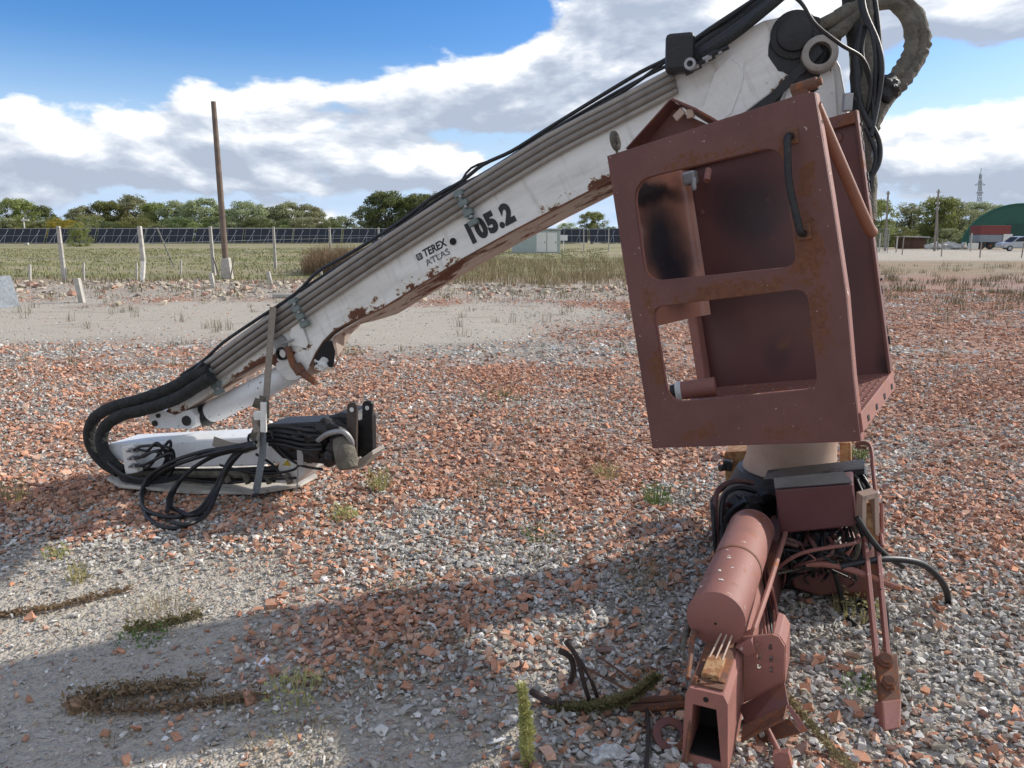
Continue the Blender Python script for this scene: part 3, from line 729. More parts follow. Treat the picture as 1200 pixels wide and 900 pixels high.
m = MB(); m.blob(cp_(951, 92, .014), .07, 5, 3, .35, (1.3, .25, .9)); m.build('grease_smear', 'grease', column, smooth=True)
m = MB(); m.prism([bp(*p, .02) for p in [(955,40),(965,62),(930,98),(905,122),(872,150),(862,141),(905,108),(945,66)]], MN*.014); m.build('greasy_link_plate', 'grease', column, bevel=.003)
m = MB(); m.prism([cp_(*p, -.02) for p in [(870,150),(905,115),(925,100),(912,170),(880,190)]], MN*.01); m.build('shadow_gap_plate', 'grease', column)  # black plate standing in for the shade between boom and column
# lower round column with flare
m = MB(); m.lathe(V((CB.x, CB.y, 0)), (0, 0, 1), [(.16, .30), (.30, .28), (.40, .245), (.50, .218), (.60, .214), (.68, .226), (.80, .228), (.95, .228)], 48)
m.build('column_tube', 'cream', column, smooth=True)
m = MB(); m.lathe(V((CB.x-.02, CB.y-.02, 0)), (0, 0, 1), [(.04, .33), (.24, .33), (.34, .29), (.42, .255), (.44, .245)], 40); m.build('slew_housing', 'grease', column, smooth=True)

# ---- lower cylinder under the boom
q0 = bp(342, 436, -.11); q1 = bp(246, 484, -.11); dd = (q1-q0); L = dd.length
m = MB(); m.lathe(q0, dd, [(-.03, .05), (.0, .072), (L-.05, .074), (L-.03, .068), (L, .066)], 28); lift = m.build('knuckle_cylinder', 'whiteclean', crane, smooth=True)
m = MB(); m.lathe(q1, dd, [(-.01, .071), (.05, .072), (.06, .05), (.12, .045)], 24); m.build('cylinder_gland', 'grease', lift, smooth=True)
m = MB(); m.prism([bp(*p, .0) for p in [(173,480),(184,478),(205,485),(222,480),(229,487),(229,497),(222,503),(182,502),(174,494)]], -MN*.2); kb = m.build('knuckle_bracket', 'whiteclean', crane, bevel=.006)
for px, py, r in ((219, 493, .033), (182, 496, .02), (186, 487, .014)):
    m = MB(); m.lathe(bp(px, py, .001), MN, [(0, r), (.012, r*.95)], 18); m.build('bracket_pin', 'grease', kb, smooth=True)

# ---- folded knuckle arm on the ground
AN = NP+MN*.05
def ap(px, py, off=0.0): return PLN(px, py, AN+MN*off, MN)
m = MB(); m.prism([ap(*p) for p in [(126,520),(300,512),(345,512),(345,541),(300,546),(165,549),(150,546),(128,534)]], -MN*.27)
arm = m.build('knuckle_arm', 'whiteclean', crane, bevel=.012)
m = MB(); m.prism([ap(*p, .002) for p in [(322,566),(330,528),(358,528),(360,545),(356,556),(345,568)]], -MN*.24); m.build('extension_box', 'white', arm, bevel=.006)
m = MB(); m.prism([ap(*p, .004) for p in [(331,545),(337,539),(341,546)]], MN*.003); m.build('warning_sticker', 'yellow_letter', arm)
# black greasy extension with hoses
m = MB(); m.prism([ap(*p, .03) for p in [(300,504),(312,498),(372,495),(385,488),(398,484),(408,486),(416,500),(418,530),(404,542),(380,545),(352,542),(330,538),(318,526)]], -MN*.24)
ext = m.build('greasy_extension', 'grease', arm, bevel=.02)
for cx, cy, r, s in ((390,502,.075,1),(400,520,.07,2),(388,535,.06,3),(372,512,.065,4),(352,510,.045,5),(366,530,.06,6),(340,522,.04,8)):
    m = MB(); m.blob(ap(cx, cy, .06), r, s, 3, .25, (1.1, .7, .85)); m.build('greasy_casting', 'grease', ext, smooth=True)
q = ap(405, 533, .13); m = MB(); m.lathe(q, V((.25, -.35, -.9)), [(-.10, .05), (-.06, .062), (.05, .064), (.08, .05), (.085, 0)], 20); m.build('rotator_motor', 'sleeve', ext, smooth=True)
q = ap(388, 512, .13); m = MB(); m.tube([ap(373,516,.1), ap(385,508,.14), ap(402,506,.15), ap(412,518,.12), ap(410,530,.1)], .016, 10, 5); m.build('rotator_ring', 'steel', ext, smooth=True)
for px, dy, of in ((412, 2, .10), (430, 4, -.04)):
    m = MB(); rp = roundpoly([(px-5.5, 470-dy+4, 0), (px+6, 470-dy+4, 0), (px+5, 540-dy, 0), (px-7, 552-dy, 0)], 5, 4)
    m.prism([ap(p.x, p.y, of) for p in rp], -MN*.022); l_ = m.build('lug_plate', 'grease' if of < 0 else 'lug', ext, bevel=.003)
    m = MB(); m.lathe(ap(px+.3, 482-dy, of), MN, [(0, .013), (.003, .013)], 14); m.build('lug_eye', 'foam', l_)
m = MB(); m.prism([ap(*p, -.02) for p in [(404,500),(436,486),(437,530),(404,540)]], -MN*.05); m.build('lug_web', 'grease', ext, bevel=.004)
m = MB(); m.prism([ap(*p, .05) for p in [(412,545),(436,528),(437,533),(424,548),(408,552)]], -MN*.15); m.build('lug_base_plate', 'pipe', ext, bevel=.003)
for i, (a_1, b_1) in enumerate([((135,556),(345,557)), ((150,551),(340,549)), ((170,562),(330,562))]):
    m = MB(); m.tube([ap(*a_1, -.02-.04*i), ap((a_1[0]+b_1[0])/2, a_1[1]+2*math.sin(i*2), -.03*i), ap(*b_1, -.02)], .022, 8, 4); m.build('support_tube', 'grease' if i else 'sleeve', arm, smooth=True)
# valve block with ports on the arm side
m = MB(); m.prism([ap(*p, .05) for p in [(149,522),(163,519),(168,551),(154,554)]], MN*.05); vb_ = m.build('valve_block', 'white', arm, bevel=.004)
for r_ in range(3):
    for c_i in range(2):
        m = MB(); q = ap(155+c_i*6+r_*1.2, 527+r_*9, .10); m.lathe(q, MN, [(0, .016), (.02, .015), (.02, .009), (.045, .009)], 12); m.build('valve_port', 'steel', vb_, smooth=True)
# ground plate
m = MB(); q = [G(125, 563, .03), G(140, 572, .035), G(222, 579, .03), G(300, 580, .03), G(352, 571, .035), G(372, 560, .03), G(364, 552, .03), G(300, 548, .03), G(150, 550, .03)]
m.prism(q, V((0, 0, .018))); m.build('ground_plate', 'dirtyplate', arm, bevel=.003)
# hoses hanging in loops
def hose(pts_, r, mat='rubber', off=True, parent=None, k=7, nm='hydraulic_hose', n_=9, jit=0):
    m = MB(); m.tube([V(p) for p in pts_], r, n_, k)
    if jit:
        for i, v in enumerate(m.v):
            s_ = math.sin(v.x*61+v.z*43)*math.sin(v.y*57+v.z*71)+.6*math.sin(v.z*143+v.x*97); m.v[i] = v+V((1, 1, 1)).cross(V((0, 0, 1))).normalized()*s_*jit
    return m.build(nm, mat, parent, smooth=True)
loops = [
 [(300,518),(270,524),(235,530),(200,542),(172,562),(166,585),(174,608),(200,619),(228,612),(246,590),(258,560),(275,532),(300,520)],
 [(298,521),(262,528),(225,538),(190,552),(170,572),(167,592),(180,602),(205,606),(232,598),(250,575),(266,545),(282,526)],
 [(302,522),(280,527),(250,535),(222,552),(206,572),(200,592),(208,598),(224,604),(240,596),(256,570),(270,545),(288,524)],
 [(290,524),(262,530),(236,542),(214,560),(199,580),(196,600)],
 [(300,524),(286,528),(268,545),(256,572),(244,600),(222,614),(200,612)],
]
def lq(px, py, o, i):
    p = ap(px, py, o)
    return p if p.z > .03+.01*i else G(px, py, .03+.012*i)
for i, lp in enumerate(loops):
    hose([lq(px, py, .16+.05*math.sin(j*.8+i)+.02*i, i) for j, (px, py) in enumerate(lp)], .0125, 'rubber', parent=arm)
rv = random.Random(3)
for i in range(6):
    y0 = 527+(i//2)*9; x0 = 157+(i % 2)*6+(i//2)
    hose([ap(x0, y0, .13), ap(x0+10, y0+rv.uniform(-6, 2), .17), ap(180+rv.uniform(0, 22), 522+rv.uniform(-8, 16), .15+rv.uniform(0, .06)), ap(196+rv.uniform(-6, 16), 536+rv.uniform(-6, 14), .13), ap(200-rv.uniform(0, 24), 556, .10), ap(176-i*3, 560+i, .09)], .009, 'rubber', parent=arm)
for i in range(4):
    hose([ap(124+i*2, 535+i*2, .02), ap(130+i*3, 545+i*3, .10), ap(148, 558+i*2, .13), ap(175+i*5, 562+i, .12), ap(200+i*6, 556, .08)], .010, 'rubber', parent=arm)
for i in range(5):
    hose([ap(300+i*4, 505+i*4, .06), ap(325, 500+i*5, .08), ap(350+i*2, 503+i*6, .09), ap(378, 506+i*5, .10)], .011, 'rubber', parent=ext)
hose([ap(292,521,.12), ap(291,512,.12), ap(296,508,.12), ap(316,506,.12), ap(320,514,.12)], .007, 'grease', parent=arm, k=3)
for pts_ in ([(258,545),(300,555),(345,550),(352,530)], [(200,560),(260,566),(300,563),(348,560)], [(300,532),(320,545),(330,558)], [(318,508),(330,530),(352,545),(378,550)]):
    hose([ap(px, py, .05) for px, py in pts_], .008, 'rubber', parent=arm)
# thick fabric-sleeved hoses from boom end round to the arm
s1 = [(246,434),(228,440),(200,455),(165,468),(135,476),(113,488),(105,505),(108,524),(122,542),(140,553)]
s2 = [(248,442),(232,452),(205,468),(170,480),(145,486),(126,497),(119,512),(122,530),(134,545),(146,553)]
for s_, o1 in ((s1, .0), (s2, .05)):
    hose([ap(px, py, o1) for px, py in s_], .038, 'sleevedark', parent=boom, n_=16, nm='sleeved_hose', jit=.004)
for k in range(3):
    hose([bp(238+k*4, 426+k*7, .05), bp(226+k*3, 438+k*6, .05)], .016, 'grease', parent=boom, k=2, nm='hose_clip')
# lashing straps
m = MB()
def ribbon(pts_, w, th, wd):
    m = MB(); pp = [V(p) for p in pts_]
    for a, b in zip(pp[:-1], pp[1:]):
        d = (b-a).normalized(); wv = (wd-d*wd.dot(d)).normalized()*w/2; tv = d.cross(wv).normalized()*th/2
        m.hexa([a-wv-tv, a+wv-tv, b+wv-tv, b-wv-tv, a-wv+tv, a+wv+tv, b+wv+tv, b-wv+tv])
    return m
ribbon([bp(322,362,-.2), bp(320,360,.06), bp(316,410,.08), bp(312,467,.11), ap(310,480,.10)], .045, .004, ax).build('lashing_strap', 'strap', boom)
ribbon([ap(308,500,.12), ap(308,530,.13), ap(303,560,.12), ap(300,577,.10), ap(299,582,.0)], .045, .004, ax).build('lashing_strap', 'strapgrey', arm)
ribbon([ap(250,517,.07), ap(270,524,.12), ap(286,526,.14), ap(300,521,.14), ap(303,506,.14), ap(300,488,.12)], .06, .004, V((0, .3, 1))).build('lashing_strap', 'strap', arm)
ribbon([ap(300,478,.10), ap(304,468,.12), ap(311,470,.12), ap(312,490,.13), ap(300,505,.13), ap(296,516,.13)], .05, .005, ax).build('lashing_strap', 'sleeve', arm)
m = MB(); m.box(ap(309,489,.145), (.035, .02, .18), Matrix.Rotation(.06, 3, 'Y')); m.box(ap(305,487,.13), (.07, .03, .05)); m.build('ratchet_buckle', 'white', arm, bevel=.004)
m = MB(); m.box(ap(352,536,.09), (.035, .01, .09)); m.tube([ap(349,548,.09), ap(348,575,.09)], .005, 6); m.build('hose_bracket', 'steel', arm)
for x_ in (264, 287, 312, 336):
    m = MB(); m.tube([ap(x_, 556, .03), ap(x_+4, 566, .05)], .02, 8); m.build('plate_lug', 'sleeve', arm)

# ================================================================== operator cab
EX, EY, EZ = V((.78057, -.59363, .19573)).normalized(), V((-.16766, .09426, .98133)), V((.60101, .79882, .02595))
EY = (EY-EX*EY.dot(EX)).normalized(); EZ = EX.cross(EY)
if EZ.y < 0: EZ = -EZ
OB = V((1.24528, 2.66297, .88383)); WC, HC, DC = .826, 1.226, .58
# right-handed local frame for plates: x=EX, y=EY, z=-EZ (towards camera)
MC = frame(OB, EX, EY, EX.cross(EY))
n = NT('rusty_front_paint'); co = n.coord()
col = n.mix(n.ramp(n.noise(3, 8, .7), [(.35, 0.0), (.7, 1.0)]), (.115, .044, .038), (.165, .068, .057))
col = n.mix(n.math('MULTIPLY', n.ramp(n.noise(5, 7, .7, stretch=(3.5, .5, 1)), [(.5, 0.0), (.75, 1.0)]), .5), col, (.10, .05, .04))
wob = n.n('ShaderNodeTexNoise', i={'Vector': co, 'Scale': 4, 'Detail': 5}).outputs['Color']
wv = n.n('ShaderNodeVectorMath', operation='MULTIPLY_ADD', i={0: wob, 1: (.16, .16, .16), 2: co}).outputs[0]
msk = None
for (cx, cy, rx, ry, a) in [(-.40, .60, .40, .07, .30), (-.10, .70, .09, .22, .34), (-.09, .45, .07, .2, .28), (-.72, .33, .07, .12, .34), (-.45, 1.10, .4, .08, .22), (-.60, .06, .14, .05, .28), (-.25, .05, .15, .05, .22), (-.74, .62, .06, .1, .25), (-.14, 1.02, .06, .12, .28), (-.05, .93, .05, .1, .3)]:
    d = n.n('ShaderNodeVectorMath', operation='SUBTRACT', i={0: wv, 1: (cx+.08, cy+.08, 0)}); d = n.n('ShaderNodeVectorMath', operation='MULTIPLY', i={0: d.outputs[0], 1: (1/rx, 1/ry, 0)})
    l = n.n('ShaderNodeVectorMath', operation='LENGTH', i={0: d.outputs[0]}).outputs['Value']
    r = n.n('ShaderNodeMapRange', interpolation_type='SMOOTHSTEP', i={'Value': l, 'From Min': .2, 'From Max': 1.4, 'To Min': a, 'To Max': 0}).outputs[0]
    msk = r if msk is None else n.math('MAXIMUM', msk, r)
sp1 = n.math('ADD', n.noise(38, 8, .75), msk)
rst = n.ramp(sp1, [(.70, 0.0), (.76, 1.0)])
rcol = n.mix(n.noise(55, 5, .7), (.055, .022, .013), (.24, .095, .038))
col = n.mix(n.math('MULTIPLY', msk, 1.3), col, (.16, .062, .036))
col = n.mix(n.math('MULTIPLY', rst, .85), col, rcol)
col = n.mix(n.ramp(n.noise(70, 2, .4), [(.75, 0.0), (.77, 1.0)]), col, (.36, .26, .22))
n.set(Base_Color=col, Roughness=n.math('ADD', n.math('MULTIPLY', rst, .25), .62)); n.bump(n.math('ADD', n.noise(3, 3, .5), n.math('MULTIPLY', sp1, .35)), .30, .012)
M['front'] = n.m
zs = 1 if EX.cross(EY).dot(EZ) > 0 else -1      # local z sign that means "back"
def uv(px, py, w_=0.0):
    q = MC.inverted() @ PLN(px, py, OB+EZ*w_, EZ); return (q.x, q.y)
def cw(u, v, w_): return OB+EX*u+EY*v+EZ*w_
cab = bpy.data.objects.new('operator_cab', None); place(cab, crane, Matrix.Translation(cw(-WC/2, 0, DC/2)))
outer = [uv(712,183), uv(940,110), uv(955,108), uv(975,230), uv(992,345), uv(1000,440), uv(1009,517), uv(765,525)]
h1 = roundpoly([V((*uv(*p), 0)) for p in [(741,212),(916,170),(934,312),(757,330)]], [.10, .075, .05, .075], 7)
h2 = roundpoly([V((*uv(*p), 0)) for p in [(765,360),(946,338),(959,455),(783,472)]], [.05, .05, .055, .075], 7)
front = plate2d('front_frame', outer, [h1, h2], .012, 'front', cab, MC, z0=(-.006), bevel=.003)
def cbox(nm, mat, u0, v0, w0, u1, v1, w1, par, bev=.003):
    m = MB(); m.hexa([cw(u0,v0,w0), cw(u1,v0,w0), cw(u1,v0,w1), cw(u0,v0,w1), cw(u0,v1,w0), cw(u1,v1,w0), cw(u1,v1,w1), cw(u0,v1,w1)]); return m.build(nm, mat, par, bevel=bev)
# inner returns of the frame (folded edges, set behind the sheet)
m = MB(); oo = [V((*p, 0)) for p in outer]
for i in range(len(outer)):
    a, b = outer[i], outer[(i+1) % len(outer)]
    m.hexa([cw(a[0],a[1],.008), cw(b[0],b[1],.008), cw(b[0]*.985-.004,b[1]*.985+.006,.008), cw(a[0]*.985-.004,a[1]*.985+.006,.008), cw(a[0],a[1],.050), cw(b[0],b[1],.050), cw(b[0]*.985-.004,b[1]*.985+.006,.050), cw(a[0]*.985-.004,a[1]*.985+.006,.050)])
m.build('folded_edge', 'redclean', front)
for h in (h1, h2):
    m = MB(); N_ = len(h)
    cx_ = sum(p[0] for p in h)/N_; cy_ = sum(p[1] for p in h)/N_
    for i in range(N_):
        a, b = h[i], h[(i+1) % N_]
        if (V((a[0], a[1], 0))-V((b[0], b[1], 0))).length < 1e-5: continue
        def o_(p): d = V((p[0]-cx_, p[1]-cy_, 0)).normalized()*.004; return (p[0]+d.x, p[1]+d.y)
        a2, b2 = o_(a), o_(b)
        m.hexa([cw(a[0],a[1],.007), cw(b[0],b[1],.007), cw(b2[0],b2[1],.007), cw(a2[0],a2[1],.007), cw(a[0],a[1],.022), cw(b[0],b[1],.022), cw(b2[0],b2[1],.022), cw(a2[0],a2[1],.022)])
    m.build('opening_rim', 'redclean', front)
# back wall
MK = MC.copy(); MK.translation = cw(0, 0, DC)
M['backwall'] = soot_sheen('sooty_back_wall', (.125, .048, .045), [(-.46, .95, .19, .24, .80, (.016, .012, .018)), (-.60, 1.0, .10, .12, .4, (.02, .014, .02)), (-.64, .55, .12, .22, .4, (.02, .014, .018)), (-.35, .62, .25, .16, .5, (.03, .018, .02)), (-.45, .28, .08, .08, .45, (.03, .02, .022)), (-.12, .55, .10, .3, .35, (.03, .02, .022)), (-.30, .33, .05, .035, .7, (.16, .06, .02)), (-.42, .32, .035, .02, .6, (.17, .07, .03)), (-.02, .16, .05, .12, .8, (.02, .012, .012))], rough=.42)
bw = plate2d('back_wall', [(-WC, .155), (.0, .145), (.0, 1.215), (-WC, 1.215)], [], .010, 'backwall', cab, MK, z0=-.005, bevel=.002)
cbox('wall_top_rail', 'red', -WC, 1.175, DC-.035, 0, 1.222, DC-.008, bw)
cbox('wall_side_flange', 'red', -.002, .08, DC-.030, .010, 1.225, DC+.012, bw)
m = MB()
for i in range(26):
    if i % 5 in (1, 2) or i in (8, 14): continue
    v = .12+i*.042; m.box(cw(.011+.002*math.sin(i*3.3), v, DC+.006), (.004+.003*math.sin(i*5.1), .026+.016*math.sin(i*1.7), .010), MC.to_3x3())
m.build('torn_seal', 'grease', bw)
for (u, v, r) in ((-.075, 1.05, .016), (-.08, 1.14, .02), (-.70, .97, .014)):
    m = MB(); m.lathe(cw(u, v, DC-.006), -EZ, [(0, r), (.006, r), (.009, r*.5), (.009, 0)], 16); m.build('wall_grommet', 'red', bw, smooth=True)
# left side panel: curved sheet in the upper half, post below
M['sidepanel'] = soot_sheen('soot_reflection_side_panel', (.42, .19, .13), [(.03, .85, .25, .28, .97, (.02, .026, .03)), (.10, .72, .15, .2, .9, (.015, .018, .028)), (0, 1.05, .3, .05, .95, (.012, .012, .014)), (-.21, .98, .09, .15, .95, (.62, .61, .57))], rough=.22)  # last, pale patch is a painted reflection on the glossy sheet
m = MB(); NS = 14
prof = []
for i in range(NS+1):
    t = i/NS; w_ = .012+t*(DC-.025); u = -WC+.028+.03*math.sin(t*math.pi)*-0.0+ (.0 if t < .55 else 0.0)
    prof.append((u, w_))
prof2 = [(-WC+.012, .014)]+[(-WC+.012, .014+t*.24) for t in (0.25, .5, .75)]+[(-WC+.014+.085*(1-math.cos(a)), .014+.24+.31*math.sin(a)) for a in np.linspace(0, math.pi/2, 12)]
vs_, fs_ = [], []
for (u, w_) in prof2:
    vs_ += [cw(u, .50, w_), cw(u, 1.20, w_), cw(u-.006, 1.20, w_+.002), cw(u-.006, .50, w_+.002)]
K_ = len(prof2)
for i in range(K_-1):
    for j in range(4): fs_.append((i*4+j, i*4+(j+1) % 4, (i+1)*4+(j+1) % 4, (i+1)*4+j))
fs_ += [(3, 2, 1, 0), ((K_-1)*4, (K_-1)*4+1, (K_-1)*4+2, (K_-1)*4+3)]
m.add(vs_, fs_)
MS = frame(cw(-WC, 0, .29), EZ, EY, EX)
sp_ = m.build('side_panel', 'sidepanel', cab, MS, smooth=True)
m = MB(); m.hexa([cw(-WC+.004,.06,DC-.075), cw(-WC+.05,.06,DC-.075), cw(-WC+.05,.06,DC-.008), cw(-WC+.004,.06,DC-.008), cw(-WC+.004,.50,DC-.075), cw(-WC+.05,.50,DC-.075), cw(-WC+.05,.50,DC-.008), cw(-WC+.004,.50,DC-.008)]); m.build('rear_post', 'redsalmon', cab, bevel=.008)
m = MB(); m.tube([cw(-WC+.018, .115, .03), cw(-WC+.02, .10, .30), cw(-WC+.03, .11, DC-.10), cw(-WC+.035, .18, DC-.045), cw(-WC+.03, .30, DC-.04)], .022, 10, 5); m.build('lower_side_rail', 'redclean', cab, smooth=True)
# interior upper bits seen through the opening
m = MB(); m.box(cw(-.70, 1.125, .50), (.06, .06, .05), MC.to_3x3()); m.tube([cw(-.67,1.12,.47), cw(-.67,1.06,.45)], .012, 10); m.build('heater_valve', 'steel', cab, bevel=.01)
m = MB(); m.tube([cw(-.61,1.14,.50), cw(-.61,1.09,.46)], .015, 10); m.build('red_lever', 'redsalmon', cab, smooth=True)
# floor: tread plate
m = MB(); m.hexa([cw(-WC+.01,.065,.010), cw(.0,.065,.010), cw(.0,.125,DC+.01), cw(-WC+.01,.125,DC+.01), cw(-WC+.01,.095,.010), cw(.0,.095,.010), cw(.0,.155,DC+.01), cw(-WC+.01,.155,DC+.01)])
fl = m.build('floor_plate', 'redclean', cab, bevel=.003)
m = MB(); 
for i in range(30):
    for j in range(20):
        u = -WC+.04+i*.0265; w_ = .04+j*.0265; v = .0962+.060*((w_-.01)/DC); a = .9 if (i+j) % 2 else -.9
        c = cw(u, v+.0012, w_); d1 = (EX*math.cos(a)+EZ*math.sin(a)); d2 = EY.cross(d1)
        tp = V((0,0,0))+EY*.0035
        m.add([c-d1*.010, c-d2*.0035, c+d1*.010, c+d2*.0035, c+tp], [(0,1,4),(1,2,4),(2,3,4),(3,0,4)])
m.build('tread_pattern', 'redclean', fl)
m = MB(); m.hexa([cw(.002,.03,.012), cw(.012,.03,.012), cw(.012,.085,DC+.01), cw(.002,.085,DC+.01), cw(.002,.100,.012), cw(.012,.100,.012), cw(.012,.158,DC+.01), cw(.002,.158,DC+.01)]); m.build('floor_side_lip', 'redsalmon', fl, bevel=.002)
for j in range(4):
    cbox('lip_notch', 'dark', .012, .052+j*.0135, .09+j*.14, .0145, .074+j*.0135, .115+j*.14, fl, bev=0)
# canister on the floor
q = PLN(812, 456, cw(0, 0, .32), EZ); m = MB(); m.lathe(q, EX*.9+EZ*.3, [(-.06, .040), (.05, .043), (.10, .043)], 20); cn = m.build('filter_canister', 'redsalmon', cab, smooth=True)
m = MB(); m.lathe(q-(EX*.9+EZ*.3).normalized()*.075, EX*.9+EZ*.3, [(0, .041), (.02, .044), (.025, .041)], 20); m.build('canister_ring', 'foam', cn, smooth=True)
m = MB(); m.lathe(q-(EX*.9+EZ*.3).normalized()*.10, EX*.9+EZ*.3, [(0, .030), (.03, .036)], 20); m.build('canister_mouth', 'grease', cn, smooth=True)
# grab handle
hp = [uv(928,160), uv(929,176), uv(931,215), uv(941,262), uv(943,272)]
pts_ = [cw(hp[0][0], hp[0][1], -.006), cw(hp[0][0], hp[0][1]-.005, -.045), cw(hp[1][0], hp[1][1], -.058), cw(hp[2][0], hp[2][1], -.058), cw(hp[3][0], hp[3][1], -.055), cw(hp[4][0], hp[4][1], -.045), cw(hp[4][0], hp[4][1]-.005, -.006)]
m = MB(); m.tube(pts_, .013, 12, 6); gh = m.build('grab_handle', 'grease', cab, smooth=True)
for p_ in (hp[0], hp[4]):
    m = MB(); m.box(cw(p_[0], p_[1], -.010), (.050, .055, .008), MC.to_3x3()); m.build('handle_foot', 'rust', gh, bevel=.004)
# top corner hinge bracket and diagonal brace
q = uv(957, 96); m = MB(); m.tube([cw(-.075, 1.262, .02), cw(.015, 1.262, .02)], .020, 12); m.box(cw(-.045, 1.238, .02), (.055, .06, .03), MC.to_3x3()); m.tube([cw(.012,1.262,.02), cw(.030,1.262,.02)], .014, 8); m.build('top_hinge', 'rust', cab, bevel=.004)
m = MB(); a = cw(-.005, 1.19, .03); b = PLN(1019, 270, cw(0,0,.34), EZ); m.tube([a, a.lerp(b, .5), a.lerp(b, .93), b+EZ*.04-EY*.01], .021, 14, 4); m.build('diagonal_brace', 'brace', cab, smooth=True)
for v in (1.13, 1.05, .62, .33):
    m = MB(); m.lathe(cw(-.002-.0*v, v, .03)+EX*.010, EX, [(0, .007), (.002, .007)], 10); m.build('edge_hole', 'dark', front)
# bent visor sheet above the cab
def cv(px, py, w_): return PLN(px, py, cw(0, 0, w_), EZ)
A1, B1, C1, D1 = cv(734,173,.06), cv(787,116,.10), cv(840,143,.22), cv(800,158,.18)
m = MB(); 
def sheet(m, q, th=.006):
    nn_ = (q[1]-q[0]).cross(q[2]-q[0]).normalized()*th
    return m.hexa([*q, *[p+nn_ for p in q]])
sheet(m, [cv(734,175,.06), cv(786,117,.07), cv(800,126,.20), cv(752,180,.22)]); sheet(m, [cv(787,116,.07), cv(841,143,.10), cv(838,150,.24), cv(800,126,.21)]); sheet(m, [cv(790,128,.14), cv(829,146,.14), cv(800,166,.15), cv(752,176,.15)])
m.tube([cv(787,116,.07), cv(815,128,.08), cv(841,143,.10)], .006, 8)
vz = m.build('bent_visor', 'red', cab, bevel=.001)
m = MB(); m.box(cv(796,134,.09), (.045, .03, .012), MC.to_3x3() @ Matrix.Rotation(.5, 3, 'Z')); m.box(cv(809,133,.09), (.03, .035, .012), MC.to_3x3()); m.build('visor_bracket', 'cream', vz, bevel=.002)
q = cv(721, 165, .02); m = MB(); m.lathe(q, EX+EZ*.08, [(-.006, .040), (.006, .040), (.010, .030), (.004, .016), (.012, .012), (.012, 0)], 24); m.tube([q, q-EY*.05], .006, 6); m.build('lamp_mount_disc', 'sleeve', cab, smooth=True)
#@@PART4
# ================================================================== crane base
BF = V((-.414, -.910, 0)).normalized(); BR_ = V((-BF.y, BF.x, 0))
if BR_.x < 0: BR_ = -BR_
def BW(d, s, z): return CB+BF*d+BR_*s+V((0, 0, z))
def bx(px, py, d): return PLN(px, py, CB+BF*d, BF)
RB = Matrix((BR_, BF, V((0, 0, 1)))).transposed()     # columns: right, front, up
def bbox(m, d0, d1, s0, s1, z0, z1): return m.hexa([BW(d0,s0,z0), BW(d0,s1,z0), BW(d1,s1,z0), BW(d1,s0,z0), BW(d0,s0,z1), BW(d0,s1,z1), BW(d1,s1,z1), BW(d1,s0,z1)])
base = bpy.data.objects.new('base_frame', None); place(base, crane, Matrix.Translation((CB.x, CB.y, 0)))
# stabiliser housing: hollow tapered beam, open end to the front
D1_, D0_ = 1.89, .25
fo = [(-.125, 0), (-.124, .240), (-.112, .266), (-.012, .266), (.002, .240), (.014, 0)]
fi = [(-.105, .030), (-.100, .215), (-.030, .215), (-.006, .030)]
def ring(d): return [BW(d, s, z) for s, z in fo]
m = MB()
mb0 = [BW(D1_, s, z) for s, z in fo]; mb1 = [BW(D0_, s, z) for s, z in fo]
in0 = [BW(D1_, s, z) for s, z in fi]; in1 = [BW(D1_-.6, s, z) for s, z in fi]
o_ = len(m.v); m.add(mb0+mb1, [(i, i+1, i+7, i+6) for i in range(5)])
m.add(in0+in1, [(0, 4, 5, 1), (1, 5, 6, 2), (2, 6, 7, 3)])
m.add(mb0+in0, [(0, 6, 7, 1), (1, 7, 2), (2, 7, 8, 3), (3, 8, 4), (4, 8, 9, 5)])
m.prism([BW(D1_-.004, -.120, .001), BW(D1_-.004, .009, .001), BW(D0_, .009, .001), BW(D0_, -.120, .001)], V((0,0,.040)))
beam = m.build('stabiliser_housing', 'redsalmon', base)
m = MB(); m.prism([BW(D1_-.16, s, z) for s, z in fi], -BF*.01); m.prism([BW(D1_-.008, -.104, .043), BW(D1_-.008, -.008, .043), BW(D1_-.16, -.008, .043), BW(D1_-.16, -.104, .043)], V((0,0,.004))); m.build('housing_shade_plates', 'dark', beam)  # black plates added so the hollow end looks deeply shaded
m = MB(); m.lathe(BW(D1_+.001, -.062, .240), BF, [(0, .008), (.0015, .008)], 12); m.build('face_hole', 'dark', beam)
m = MB(); bbox(m, D1_-.02, D1_-.36, -.112, -.016, .267, .273); m.build('rusty_deck_plate', 'rust', beam)
m = MB(); bbox(m, D1_-.05, D1_-.17, -.088, -.034, .274, .294); bk = m.build('deck_bracket', 'ochre', beam, bevel=.003)
for k in range(3):
    m = MB(); m.tube([BW(D1_-.15, -.082+k*.02, .292), BW(D1_-.27, -.066+k*.017, .318)], .0032, 6); m.build('deck_rod', 'cream', beam)
m = MB(); m.blob(BW(D1_-.06, -.06, .272), .03, 4, 3, .5, (1.2, .8, .4)); m.build('debris_lump', 'rust', beam)
